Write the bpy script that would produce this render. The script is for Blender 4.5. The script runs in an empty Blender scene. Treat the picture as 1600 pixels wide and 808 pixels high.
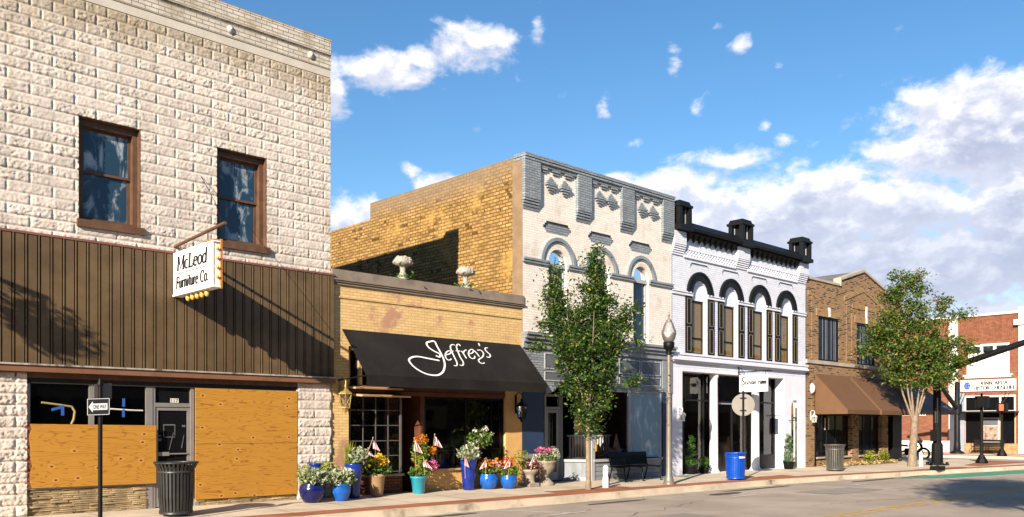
import bpy, math, random
import numpy as np
from mathutils import Vector, Matrix
R = math.radians
rnd = random.Random(7)
SC = bpy.context.scene
COL = SC.collection

# ------------------------------------------------------------ camera
cam_d = bpy.data.cameras.new('camera')
cam = bpy.data.objects.new('camera', cam_d)
COL.objects.link(cam)
cam.location = (0, -17.5, 1.6)
cam.rotation_euler = (R(90), 0, R(-43.72))
cam_d.sensor_width = 36
cam_d.lens = 36 * 1380 / 1600
cam_d.shift_y = 264 / 1600
cam_d.clip_end = 3000
SC.camera = cam

# ------------------------------------------------------------ view, sun
SC.view_settings.view_transform = 'Standard'
SC.view_settings.look = 'None'
SC.view_settings.gamma = 1
SC.view_settings.exposure = 1.2
SC.render.resolution_x, SC.render.resolution_y = 1024, 517
SC.cycles.max_bounces = 6
SC.cycles.transparent_max_bounces = 12
SUN_DIR = Vector((-1, -.446, .475)).normalized()          # towards the sun
sun_d = bpy.data.lights.new('sun', 'SUN')
sun = bpy.data.objects.new('sun', sun_d)
COL.objects.link(sun)
sun_d.energy = 5.0
sun_d.angle = R(.55)
sun_d.color = (1, .875, .72)
sun.rotation_euler = SUN_DIR.to_track_quat('Z', 'Y').to_euler()
sun.location = (-40, -30, 40)

# ------------------------------------------------------------ sky
world = bpy.data.worlds.new('World')
SC.world = world
world.use_nodes = True


class NT:
    """small helper round a node tree"""
    def __init__(s, tree):
        s.t = tree
        s.n = tree.nodes
        s.l = tree.links

    def new(s, typ, **kw):
        n = s.n.new(typ)
        for k, v in kw.items():
            setattr(n, k, v)
        return n

    def put(s, sock, v):
        if isinstance(v, bpy.types.NodeSocket):
            s.l.new(v, sock)
        elif v is not None:
            if hasattr(sock.default_value, '__len__') and not hasattr(v, '__len__'):
                v = [v] * len(sock.default_value)
            if hasattr(sock.default_value, '__len__') and len(sock.default_value) == 4 and len(v) == 3:
                v = (*v, 1)
            sock.default_value = v

    def math(s, op, a, b=None, c=None, clamp=False):
        n = s.new('ShaderNodeMath', operation=op, use_clamp=clamp)
        for i, v in enumerate((a, b, c)):
            if v is not None:
                s.put(n.inputs[i], v)
        return n.outputs[0]

    def vmath(s, op, a, b=None):
        n = s.new('ShaderNodeVectorMath', operation=op)
        s.put(n.inputs[0], a)
        if b is not None:
            s.put(n.inputs[1], b)
        return n.outputs['Value'] if op in ('DOT_PRODUCT', 'LENGTH', 'DISTANCE') else n.outputs[0]

    def noise(s, vec, scale=5, detail=4, rough=.55, dist=0, out=0):
        n = s.new('ShaderNodeTexNoise')
        s.put(n.inputs['Vector'], vec)
        n.inputs['Scale'].default_value = scale
        n.inputs['Detail'].default_value = detail
        n.inputs['Roughness'].default_value = rough
        n.inputs['Distortion'].default_value = dist
        return n.outputs[out]

    def mix(s, f, a, b, mode='MIX'):
        n = s.new('ShaderNodeMix', data_type='RGBA', blend_type=mode)
        s.put(n.inputs[0], f)
        s.put(n.inputs[6], a)
        s.put(n.inputs[7], b)
        return n.outputs[2]

    def ramp(s, f, lo, hi, smooth=True):
        n = s.new('ShaderNodeMapRange', interpolation_type='SMOOTHSTEP' if smooth else 'LINEAR')
        s.put(n.inputs[0], f)
        s.put(n.inputs[1], lo)
        s.put(n.inputs[2], hi)
        return n.outputs[0]

    def sep(s, v):
        n = s.new('ShaderNodeSeparateXYZ')
        s.put(n.inputs[0], v)
        return n.outputs

    def comb(s, x=0, y=0, z=0):
        n = s.new('ShaderNodeCombineXYZ')
        for i, v in enumerate((x, y, z)):
            s.put(n.inputs[i], v)
        return n.outputs[0]


def build_sky():
    w = NT(world.node_tree)
    w.n.clear()
    out = w.new('ShaderNodeOutputWorld')
    bg = w.new('ShaderNodeBackground')
    w.l.new(bg.outputs[0], out.inputs[0])
    sky = w.new('ShaderNodeTexSky', sky_type='NISHITA')
    sky.sun_disc = False
    sky.sun_elevation = math.asin(SUN_DIR.z)
    sky.sun_rotation = math.atan2(SUN_DIR.x, SUN_DIR.y)
    sky.air_density = 1.0
    sky.dust_density = .15
    sky.ozone_density = 2.0
    hs = w.new('ShaderNodeHueSaturation')
    hs.inputs['Saturation'].default_value = 1.25
    hs.inputs['Value'].default_value = SKY_VAL
    w.l.new(sky.outputs[0], hs.inputs['Color'])
    skyc = hs.outputs[0]
    d = w.new('ShaderNodeTexCoord').outputs['Generated']
    x, y, z = w.sep(d)
    az = w.math('MULTIPLY', w.math('ARCTAN2', y, x), 57.2958)
    el = w.math('MULTIPLY', w.math('ARCSINE', z), 57.2958)

    def density(el_s):
        p = w.comb(az, w.math('MULTIPLY', el_s, 1.5), 0)
        n = w.noise(p, .34, 10, .60, .2)
        total = None
        # cumulus: azimuth, elevation (degrees), half widths, weight
        for a, e, wa, we, g in [(48.6, 23.3, 2.6, 1.5, .60), (54.5, 21.6, 3.6, 1.25, .58), (58.2, 20.4, 1.8, 2.2, .55), (52.2, 22.4, 1.4, .9, .45),
                                (17.5, 16.4, 6.0, 2.9, .82), (27, 12.9, 9.0, 2.7, .72), (13, 11.0, 10, 5, .8),
                                (35.5, 14.8, 4.2, 1.7, .6), (33, 16.4, 4.2, .9, .42), (39.6, 15.4, 1.8, .9, .5), (24, 9.0, 14, 3.4, .72), (20, 6, 16, 3, .6),
                                (50.3, 15.2, 2.2, .9, .55), (56.0, 13.0, 2.6, 1.3, .62), (53, 16.2, .9, .6, .40), (44.6, 24.2, .6, 1.3, .38), (36, 22.2, .8, 1.0, .36),
                                (33.2, 23.7, 1.0, .7, .40), (31.7, 22.8, .8, .5, .38), (17.6, 23.6, 1.4, .6, .46),
                                (40.4, 19.5, .6, .7, .34), (30.2, 18.2, .6, .5, .36), (29.2, 17.3, .8, .6, .38),
                                (47, 26.6, 1.0, .4, .3), (43, 20.5, .7, .5, .33), (38.2, 17.6, .8, .4, .36), (26, 20.5, .9, .4, .30), (22.5, 22.5, .8, .4, .30), (34.6, 19.2, .5, .6, .33), (48.5, 18.6, .6, .4, .34), (29.5, 21.5, .5, .4, .28), (18.3, 18.9, 2.0, .5, .2), (60, 22.8, 2, .5, .3),
                                (0, 16, 10, 4, .5), (100, 15, 14, 5, .5), (80, 30, 12, 3, .4), (140, 22, 18, 5, .5), (-40, 14, 12, 4, .4)]:
            da = w.math('DIVIDE', w.math('SUBTRACT', az, a), wa)
            de = w.math('DIVIDE', w.math('SUBTRACT', el_s, e), we)
            q = w.math('ADD', w.math('MULTIPLY', da, da), w.math('MULTIPLY', de, de))
            b = w.math('MULTIPLY', w.math('EXPONENT', w.math('MULTIPLY', q, -.8)), g)
            total = b if total is None else w.math('MAXIMUM', total, b)
        return w.math('ADD', total, w.math('MULTIPLY', w.math('SUBTRACT', n, .5), 1.15))

    d0 = density(el)
    d1 = density(w.math('ADD', el, .75))
    cover = w.ramp(d0, .21, .50)
    thick = w.ramp(d0, .25, .85)
    lit = w.ramp(w.math('SUBTRACT', d0, d1), -.12, .22)
    n2 = w.noise(w.comb(az, w.math('MULTIPLY', el, 1.3), 4.0), .55, 5, .55)
    lit = w.math('MULTIPLY', lit, w.ramp(n2, .22, .62))
    low = w.ramp(el, 9.0, 15.5)
    lit = w.math('MULTIPLY', w.math('ADD', lit, w.math('MULTIPLY', w.math('SUBTRACT', 1, thick), .55), None, True), w.math('ADD', .45, w.math('MULTIPLY', low, .55)))
    c_sh = (3.3 * CL, 3.55 * CL, 4.6 * CL)
    c_li = (7.3 * CL, 7.2 * CL, 7.6 * CL)
    cc = w.mix(lit, c_sh, c_li)
    fin = w.mix(w.math('MULTIPLY', cover, .93), skyc, cc)
    w.put(bg.inputs['Color'], fin)
    bg.inputs['Strength'].default_value = SKY_STR


SKY_STR = .074
SKY_VAL = 1.0
CL = .95
build_sky()


# ------------------------------------------------------------ materials
M = {}


def base_mat(name):
    m = bpy.data.materials.new(name)
    m.use_nodes = True
    w = NT(m.node_tree)
    b = w.n['Principled BSDF']
    return m, w, b


def coord(w):
    return w.new('ShaderNodeTexCoord').outputs['Object']


AL = .78                                                   # overall darkening of all paints and stones


def dim(c):
    return None if c is None else tuple(v * AL for v in c)


def mat(name, col, rough=.7, var=.12, vs=2.5, bump=0, bs=40, metal=0, spec=.4, dirt=None, ds=.8, dlo=.52, dhi=.75, streak=False, coat=0, bdist=.01, top=None, cells=None):
    m, w, b = base_mat(name)
    col, dirt = dim(col), dim(dirt)
    co = coord(w)
    n = w.noise(co, vs, 5, .6)
    lo = tuple(c * (1 - var) for c in col)
    hi = tuple(min(1, c * (1 + var)) for c in col)
    c = w.mix(w.ramp(n, .3, .7), lo, hi)
    if dirt:
        v = co
        if streak:
            v = w.vmath('MULTIPLY', co, (1, 1, .18))
        f = w.ramp(w.noise(v, ds, 6, .65), dlo, dhi)
        c = w.mix(f, c, dirt)
    if cells:                                              # tone differs a little from block to block
        x, _, z = w.sep(co)
        row = w.math('FLOOR', w.math('DIVIDE', z, cells[1]))
        colm = w.math('FLOOR', w.math('ADD', w.math('DIVIDE', x, cells[0]), w.math('MULTIPLY', row, .5)))
        wn = w.new('ShaderNodeTexWhiteNoise', noise_dimensions='2D')
        w.put(wn.inputs['Vector'], w.comb(colm, row, 0))
        k = w.math('ADD', .86, w.math('MULTIPLY', wn.outputs['Value'], .2))
        c = w.mix(1, c, w.comb(k, k, k), 'MULTIPLY')
    if top:                                                # grime that thickens towards the eaves in patches
        z = w.sep(co)[2]
        f = w.ramp(w.math('ADD', z, w.math('MULTIPLY', w.math('SUBTRACT', w.noise(co, 1.1, 7, .68), .5), 2.6)), top[0], top[1])
        c = w.mix(w.math('MULTIPLY', f, .75), c, dim(top[2]))
    w.put(b.inputs['Base Color'], c)
    b.inputs['Roughness'].default_value = rough
    b.inputs['Metallic'].default_value = metal
    b.inputs['Specular IOR Level'].default_value = spec
    b.inputs['Coat Weight'].default_value = coat
    if bump:
        bn = w.new('ShaderNodeBump')
        bn.inputs['Strength'].default_value = bump
        bn.inputs['Distance'].default_value = bdist
        w.put(bn.inputs['Height'], w.noise(co, bs, 5, .65))
        w.put(b.inputs['Normal'], bn.outputs[0])
    M[name] = m
    return m


def brick(name, c1, c2, mortar, bw=.21, rh=.072, ms=.010, bump=.6, patch=None, ps=.7, plo=.55, phi=.68, rough=.85, dark=None, dfrac=.62,
          top=None, soft=.3, var=.25, vert=False, dclump=.9):
    """coursed brick in the wall's own plane; c1..c2 vary from brick to brick"""
    m, w, b = base_mat(name)
    c1, c2, mortar, patch, dark = dim(c1), dim(c2), dim(mortar), dim(patch), dim(dark)
    co = coord(w)
    x, y, z = w.sep(co)
    h = w.math('ADD', x, y)
    v = w.comb(z, h, 0) if vert else w.comb(h, z, 0)
    bt = w.new('ShaderNodeTexBrick')
    bt.offset = .5
    w.put(bt.inputs['Vector'], v)
    w.put(bt.inputs['Color1'], c1)
    w.put(bt.inputs['Color2'], c2)
    w.put(bt.inputs['Mortar'], mortar)
    bt.inputs['Scale'].default_value = 1
    bt.inputs['Mortar Size'].default_value = ms
    bt.inputs['Mortar Smooth'].default_value = soft
    bt.inputs['Brick Width'].default_value = bw
    bt.inputs['Row Height'].default_value = rh
    c = bt.outputs['Color']
    # tint from brick to brick (one value per brick cell)
    row = w.math('FLOOR', w.math('DIVIDE', z, rh))
    off = w.math('MULTIPLY', w.math('MODULO', w.math('ABSOLUTE', row), 2), .5)
    colm = w.math('FLOOR', w.math('ADD', w.math('DIVIDE', h, bw), off))
    wn = w.new('ShaderNodeTexWhiteNoise', noise_dimensions='2D')
    w.put(wn.inputs['Vector'], w.comb(colm, row, 0))
    rv = wn.outputs['Value']
    k = w.math('ADD', 1 - var, w.math('MULTIPLY', rv, var * 2))
    isb = w.math('SUBTRACT', 1, bt.outputs['Fac'])
    kk = w.math('ADD', 1, w.math('MULTIPLY', isb, w.math('SUBTRACT', k, 1)))
    c = w.mix(1, c, w.comb(kk, kk, kk), 'MULTIPLY')
    if dark:
        n3 = w.noise(co, 1.1, 4, .6)
        f = w.math('GREATER_THAN', w.math('ADD', rv, w.math('MULTIPLY', w.math('SUBTRACT', n3, .5), dclump)), dfrac)
        c = w.mix(w.math('MULTIPLY', f, isb), c, dark)
    if patch:
        f = w.ramp(w.noise(co, ps, 7, .68), plo, phi)
        c = w.mix(f, c, patch)
    if top:
        (z0, z1, tc) = top
        f = w.math('MULTIPLY', w.ramp(w.math('ADD', z, w.math('MULTIPLY', w.math('SUBTRACT', w.noise(co, 1.3, 6, .6), .5), .9)), z0, z1), .85)
        c = w.mix(f, c, tc)
    n = w.noise(co, 3, 5, .6)
    g = w.math('ADD', .82, w.math('MULTIPLY', n, .36))
    c = w.mix(1, c, w.comb(g, g, g), 'MULTIPLY')
    w.put(b.inputs['Base Color'], c)
    b.inputs['Roughness'].default_value = rough
    b.inputs['Specular IOR Level'].default_value = .25
    if bump:
        bn = w.new('ShaderNodeBump')
        bn.inputs['Strength'].default_value = bump
        bn.inputs['Distance'].default_value = .012
        hgt = w.math('ADD', w.math('MULTIPLY', isb, w.math('ADD', .75, w.math('MULTIPLY', rv, .35))), w.math('MULTIPLY', w.noise(co, 45, 4, .7), .35))
        w.put(bn.inputs['Height'], hgt)
        w.put(b.inputs['Normal'], bn.outputs[0])
    M[name] = m
    return m


def glass(name, tint=(.02, .025, .03), clear=0.0, rough=.02, smear=None, wav=.0):
    """window glass: reflection by angle over a dark pane (clear=0) or over a see-through one"""
    m, w, b = base_mat(name)
    w.n.remove(b)
    out = w.n['Material Output']
    gl = w.new('ShaderNodeBsdfGlossy')
    gl.inputs['Roughness'].default_value = rough
    gl.inputs['Color'].default_value = (1, 1, 1, 1)
    fr = w.new('ShaderNodeFresnel')
    fr.inputs['IOR'].default_value = 1.52
    under = w.new('ShaderNodeBsdfDiffuse')
    under.inputs['Color'].default_value = (*tint, 1)
    u = under.outputs[0]
    if clear:
        tr = w.new('ShaderNodeBsdfTransparent')
        mx = w.new('ShaderNodeMixShader')
        mx.inputs[0].default_value = clear
        w.l.new(u, mx.inputs[1])
        w.l.new(tr.outputs[0], mx.inputs[2])
        u = mx.outputs[0]
    co = coord(w)
    if smear:
        df = w.new('ShaderNodeBsdfDiffuse')
        df.inputs['Color'].default_value = (*smear, 1)
        n = w.noise(w.vmath('MULTIPLY', co, (1.6, 1.6, .8)), 2.2, 8, .62, .6)
        mx = w.new('ShaderNodeMixShader')
        w.put(mx.inputs[0], w.math('MULTIPLY', w.ramp(n, .5, .66), .75))
        w.l.new(u, mx.inputs[1])
        w.l.new(df.outputs[0], mx.inputs[2])
        u = mx.outputs[0]
    bn = w.new('ShaderNodeBump')
    bn.inputs['Strength'].default_value = .06 + wav
    bn.inputs['Distance'].default_value = .02
    w.put(bn.inputs['Height'], w.noise(co, 1.7, 2, .5))
    w.put(gl.inputs['Normal'], bn.outputs[0])
    w.put(fr.inputs['Normal'], bn.outputs[0])
    mx = w.new('ShaderNodeMixShader')
    w.put(mx.inputs[0], fr.outputs[0])
    w.l.new(u, mx.inputs[1])
    w.l.new(gl.outputs[0], mx.inputs[2])
    w.l.new(mx.outputs[0], out.inputs[0])
    M[name] = m
    return m


def leaf_mat(name, cols, trans=.35, rough=.5):
    """leaf colour varies from leaf to leaf"""
    m, w, b = base_mat(name)
    w.n.remove(b)
    out = w.n['Material Output']
    r = w.new('ShaderNodeNewGeometry').outputs['Random Per Island']
    cr = w.new('ShaderNodeValToRGB')
    cr.color_ramp.interpolation = 'LINEAR'
    els = cr.color_ramp.elements
    while len(els) < len(cols):
        els.new(.5)
    for e, (p, c) in zip(els, cols):
        e.position = p
        e.color = (*c, 1)
    w.put(cr.inputs[0], r)
    pr = w.new('ShaderNodeBsdfPrincipled')
    w.put(pr.inputs['Base Color'], cr.outputs[0])
    pr.inputs['Roughness'].default_value = rough
    pr.inputs['Specular IOR Level'].default_value = .35
    tl = w.new('ShaderNodeBsdfTranslucent')
    w.put(tl.inputs['Color'], w.mix(.5, cr.outputs[0], (.25, .3, .03)))
    mx = w.new('ShaderNodeMixShader')
    mx.inputs[0].default_value = trans
    w.l.new(pr.outputs[0], mx.inputs[1])
    w.l.new(tl.outputs[0], mx.inputs[2])
    w.l.new(mx.outputs[0], out.inputs[0])
    M[name] = m
    return m


def plywood():
    m, w, b = base_mat('plywood')
    co = coord(w)
    x, y, z = w.sep(co)
    v = w.comb(w.math('MULTIPLY', x, .5), 0, w.math('MULTIPLY', z, 4.2))
    n = w.noise(v, 1.1, 3, .5, .25)
    rings = w.math('ABSOLUTE', w.math('SINE', w.math('MULTIPLY', n, 44)))
    g = w.math('MULTIPLY', w.ramp(rings, .42, .05), w.ramp(w.noise(v, 2.2, 3, .5), .30, .55))
    fine = w.noise(w.vmath('MULTIPLY', co, (1.5, 1, 60)), 3, 4, .6)
    c = w.mix(fine, (.36, .165, .020), (.44, .215, .034))
    c = w.mix(w.math('MULTIPLY', g, .7), c, (.17, .06, .007))
    # knots
    vo = w.new('ShaderNodeTexVoronoi', feature='F1', voronoi_dimensions='2D')
    w.put(vo.inputs['Vector'], w.comb(w.math('MULTIPLY', x, 1.0), w.math('MULTIPLY', z, 1.45), 0))
    vo.inputs['Scale'].default_value = 2.5
    vo.inputs['Randomness'].default_value = .85
    keep = w.math('GREATER_THAN', w.sep(vo.outputs['Color'])[0], .68)
    halo = w.math('MULTIPLY', w.ramp(vo.outputs['Distance'], .19, .12), keep)
    c = w.mix(w.math('MULTIPLY', halo, .6), c, (.50, .27, .07))
    dot = w.math('MULTIPLY', w.ramp(vo.outputs['Distance'], .085, .055), keep)
    c = w.mix(dot, c, (.14, .035, .008))
    w.put(b.inputs['Base Color'], c)
    b.inputs['Roughness'].default_value = .6
    b.inputs['Specular IOR Level'].default_value = .3
    M['plywood'] = m


mat('block', (.69, .61, .535), .95, .10, 2.2, .35, 70, spec=.1, dirt=(.46, .37, .26), ds=1.6, dlo=.50, dhi=.80, bdist=.012, streak=True, top=(8.6, 9.8, (.34, .265, .165)), cells=(.38, .2))
brick('painted_block_top', (.60, .54, .47), (.66, .6, .53), (.30, .245, .17), .26, .083, .010, .7, patch=(.36, .295, .195), ps=1.3, plo=.47, phi=.7, var=.12)
mat('skim', (.60, .54, .46), .85, .08, 2, .25, 20, dirt=(.30, .24, .14), ds=2.2, dlo=.58, dhi=.78)
mat('siding', (.138, .092, .046), .42, .22, 1.6, spec=.4, dirt=(.10, .066, .034), ds=.7, dlo=.5, dhi=.8, streak=True)
mat('siding_shadow_gap', (.02, .015, .01), .8)
mat('fascia', (.22, .105, .055), .55, .12, 2, dirt=(.12, .06, .03), ds=1.5)
mat('flashing', (.42, .38, .34), .5, .3, 4, dirt=(.12, .09, .07), ds=2.5, dlo=.5, dhi=.62)
mat('trim_maroon', (.22, .09, .07), .6, .15, 2)
mat('aluminium', (.42, .40, .37), .38, .08, 3, metal=.5)
mat('brown_wood', (.125, .062, .034), .65, .22, 5, .3, 40, dirt=(.10, .045, .025), ds=2.2)
plywood()
mat('ply_torn', (.20, .07, .03), .8, .3, 8)
mat('ledgestone', (.42, .31, .17), .85, .35, 3.3, .6, 35, dirt=(.25, .18, .10), ds=1.8)
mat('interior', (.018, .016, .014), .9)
mat('interior_warm', (.05, .03, .018), .9, .3, 1.2)
glass('glass_dark', (.006, .006, .007))
glass('glass_clear', (.006, .007, .008), .85)
glass('glass_blue', (.006, .012, .032))
glass('glass_dirty', (.015, .035, .06), 0, .05, (.42, .47, .50))
glass('glass_pale', (.26, .40, .47), .12, .05, (.62, .68, .70), .1)
glass('glass_curtain', (.17, .105, .045))
brick('yellow_brick', (.74, .50, .22), (.78, .55, .26), (.50, .31, .12), .20, .068, .006, .35, patch=(.52, .28, .18), ps=1.0, plo=.53, phi=.60, var=.08)
mat('yellow_plaster', (.70, .42, .15), .8, .1, 2, .2, 25)
mat('taupe', (.27, .215, .165), .8, .14, 2.4, .3, 30, dirt=(.17, .13, .10), ds=1.4)
mat('awning_black', (.013, .011, .0095), .8, .3, 1.2, .5, 3.5, spec=.25, dirt=(.022, .019, .016), ds=1.1, bdist=.03)
mat('white_paint', (.92, .90, .87), .5, .04, 3)
mat('red_brown_trim', (.13, .045, .022), .55, .2, 3)
mat('tan_board', (.55, .38, .20), .7, .12, 3)
mat('leading', (.17, .165, .16), .45, .1, 4, metal=.4)
brick('dark_red_brick', (.16, .05, .025), (.24, .08, .04), (.05, .03, .02), .20, .072, .012, .7)
brick('tan_brick_side', (.33, .19, .055), (.43, .262, .09), (.15, .085, .028), .26, .098, .017, 1.0, dark=(.10, .045, .012), dfrac=.93, top=(8.3, 9.0, (.20, .145, .09)), var=.3, patch=(.50, .30, .085), ps=1.1, plo=.5, phi=.7)
mat('corner_strip', (.26, .175, .10), .85, .15, 3, .3, 30)
brick('cream_brick', (.85, .785, .71), (.88, .815, .74), (.62, .53, .44), .21, .07, .005, .4, patch=(.62, .52, .43), ps=1.3, plo=.5, phi=.75, var=.05)
brick('grey_brick', (.25, .285, .32), (.29, .325, .36), (.12, .13, .145), .21, .07, .008, .7, var=.16, patch=(.17, .18, .185), ps=1.5, plo=.55, phi=.72)
mat('grey_paint', (.255, .285, .315), .6, .1, 3, .2, 30, dirt=(.17, .17, .165), ds=1.8, dlo=.5, dhi=.72, streak=True)
mat('grey_light', (.40, .42, .43), .5, .08, 3)
mat('grey_dark', (.115, .13, .15), .5, .1, 3)
mat('navy_panel', (.022, .045, .10), .5, .1, 2)
brick('white_brick', (.77, .795, .90), (.81, .835, .93), (.52, .52, .56), .21, .07, .006, .5, var=.05, patch=(.72, .715, .74), ps=1.2, plo=.52, phi=.75)
mat('white_stucco', (.79, .81, .90), .8, .05, 2, .25, 22, dirt=(.70, .68, .68), ds=1.4, dlo=.52, dhi=.78, streak=True)
mat('black_paint', (.008, .008, .009), .5, .2, 4, spec=.2)
mat('black_metal', (.006, .006, .006), .5, .2, 6, spec=.18)
mat('gold_line', (.45, .33, .17), .5)
brick('brown_brick', (.30, .155, .072), (.37, .205, .10), (.38, .27, .16), .21, .072, .011, .7, dark=(.035, .02, .014), dfrac=.80, var=.25, dclump=.15)
brick('brown_brick_upright', (.33, .185, .08), (.40, .235, .11), (.40, .28, .15), .21, .072, .010, .7, dark=(.12, .06, .03), dfrac=.9, var=.2, vert=True)
mat('stone_band', (.46, .40, .32), .8, .12, 2, .2, 25)
mat('awning_brown', (.155, .082, .042), .75, .06, 1.5, .12, 14, spec=.2)
mat('awning_stripe', (.19, .14, .12), .8, .3, 1.2, spec=.2)
brick('museum_brick', (.22, .078, .042), (.28, .105, .055), (.26, .135, .085), .21, .08, .010, .5, dark=(.20, .06, .03), dfrac=.86, var=.2)
brick('museum_brick_upright', (.20, .07, .038), (.26, .098, .05), (.20, .08, .045), .24, .11, .014, .5, var=.2, vert=True)
mat('white_trim', (.78, .73, .66), .6, .06, 2)
mat('blue_grey', (.30, .34, .40), .6, .08, 2)
mat('tan_stone', (.42, .24, .11), .85, .25, 5, .4, 25)
mat('concrete', (.66, .55, .41), .9, .12, .7, .35, 60, spec=.2, dirt=(.48, .39, .29), ds=.6, dlo=.48, dhi=.75)
mat('curb_concrete', (.64, .54, .41), .9, .14, 1.5, .35, 50, spec=.2, dirt=(.23, .18, .13), ds=.9, dlo=.55, dhi=.7)
mat('asphalt', (.44, .365, .295), .92, .12, .5, .8, 90, spec=.2, dirt=(.34, .28, .225), ds=.33, dlo=.45, dhi=.7)
brick('brick_paver', (.34, .115, .05), (.42, .165, .085), (.24, .12, .07), .2, .1, .008, .3, patch=(.22, .08, .04), ps=1.2, plo=.5, phi=.75, var=.22)
mat('line_white', (.68, .65, .58), .8, .2, 5, dirt=(.35, .31, .26), ds=3)
mat('line_yellow', (.60, .36, .06), .8, .2, 4, dirt=(.36, .27, .14), ds=2.5)
mat('line_green', (.05, .30, .18), .8, .15, 3, dirt=(.14, .28, .2), ds=2)
mat('earth', (.20, .17, .11), .95, .2, .05)
mat('roofing', (.16, .15, .14), .9, .2, 1)
mat('bark', (.26, .20, .14), .9, .25, 9, .8, 40)
mat('bark_dark', (.16, .12, .075), .9, .25, 9, .8, 40)
mat('galv', (.23, .20, .165), .45, .12, 5, metal=.3)
mat('stone_white', (.40, .355, .295), .85, .15, 8, .7, 50, dirt=(.25, .22, .17), ds=5)
mat('moss_green', (.06, .12, .08), .8, .3, 10)
mat('brass', (.50, .36, .12), .4, .15, 6, metal=.4)
mat('bulb_amber', (.80, .50, .10), .25, .05, 6)
mat('orange_edge', (.46, .20, .05), .6, .25, 4)
mat('sign_white', (.92, .91, .90), .35, .03, 3)
mat('ink', (.02, .02, .025), .6)
mat('ink_brown', (.10, .035, .025), .6)
mat('sign_back', (.20, .185, .165), .45, .08, 4, metal=.2)
mat('tape_blue', (.02, .11, .42), .6)
mat('tape_yellow', (.36, .27, .10), .7)
mat('tape_reflection_silver', (.13, .13, .145), .5)
mat('paper', (.70, .66, .58), .8)
mat('cobalt', (.008, .028, .24), .22, .3, 5, coat=.2, dirt=(.02, .09, .40), ds=3)
mat('cobalt_dark', (.006, .010, .085), .22, .4, 5, coat=.2, dirt=(.01, .03, .22), ds=2)
mat('azure', (.012, .12, .50), .22, .3, 4, coat=.2, dirt=(.01, .04, .26), ds=3)
mat('turquoise', (.02, .33, .46), .2, .15, 4, coat=.5)
mat('clay_beige', (.42, .27, .14), .8, .1, 3)
mat('urn_stone', (.33, .28, .22), .85, .2, 6, .5, 40)
mat('soil', (.03, .02, .012), .95)
mat('bin_blue', (.004, .075, .46), .35, .12, 4)
mat('bin_dark', (.030, .031, .030), .42, .2, 5)
mat('bin_grey', (.10, .095, .08), .45, .2, 5)
mat('straw', (.45, .33, .10), .8, .2, 10)
mat('flag_red', (.50, .09, .11), .8)
mat('flag_white', (.74, .68, .66), .8)
mat('flag_blue', (.02, .03, .14), .8)
mat('toy_red', (.55, .03, .02), .5)
mat('toy_yellow', (.70, .45, .04), .5)
mat('toy_cream', (.62, .50, .36), .7)
mat('toy_orange', (.60, .20, .03), .6)
mat('curtain_tan', (.36, .25, .12), .85, .1, 3)
mat('blind_dark', (.018, .022, .034), .5, .15, 3)
mat('blind_line', (.62, .68, .80), .4)
mat('globe', (.66, .64, .60), .12, .04, 3, spec=.6)
mat('sepia', (.46, .30, .24), .7, .35, 5, dirt=(.16, .08, .06), ds=3.5, dlo=.5, dhi=.62)
mat('emblem_blue', (.06, .12, .45), .6)
mat('signal_orange', (.70, .16, .05), .5)
mat('rock', (.34, .24, .15), .9, .3, 6, .5, 20)

leaf_mat('leaf_dense', [(0, (.010, .030, .008)), (.45, (.025, .066, .012)), (.8, (.050, .108, .016)), (.92, (.11, .17, .018)), (1, (.28, .30, .03))], .28)
leaf_mat('leaf_myrtle', [(0, (.02, .05, .010)), (.4, (.05, .11, .015)), (.75, (.11, .17, .02)), (.91, (.20, .18, .03)), (1, (.28, .11, .03))], .3)
leaf_mat('leaf_street', [(0, (.02, .05, .01)), (1, (.08, .14, .02))], .3)
leaf_mat('leaf_green', [(0, (.035, .09, .012)), (1, (.14, .24, .03))], .3)
leaf_mat('leaf_lime', [(0, (.12, .17, .015)), (1, (.36, .36, .04))], .3)
leaf_mat('leaf_silver', [(0, (.17, .21, .12)), (.7, (.34, .38, .24)), (1, (.50, .50, .36))], .2)
leaf_mat('leaf_boxwood', [(0, (.02, .075, .012)), (1, (.08, .22, .025))], .25)
leaf_mat('leaf_dry_red', [(0, (.05, .012, .008)), (1, (.16, .045, .03))], .2)
leaf_mat('petal_pink', [(0, (.50, .03, .20)), (1, (.72, .20, .38))], .3)
leaf_mat('petal_pale_pink', [(0, (.55, .22, .24)), (1, (.74, .42, .40))], .3)
leaf_mat('petal_orange', [(0, (.62, .13, .01)), (1, (.80, .36, .02))], .3)
leaf_mat('petal_yellow', [(0, (.70, .42, .02)), (1, (.85, .62, .06))], .3)
leaf_mat('petal_red', [(0, (.50, .03, .01)), (1, (.75, .14, .02))], .3)
leaf_mat('petal_white', [(0, (.66, .64, .52)), (1, (.84, .82, .74))], .3)
leaf_mat('straw_leaf', [(0, (.22, .15, .05)), (1, (.50, .38, .13))], .2)


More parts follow.
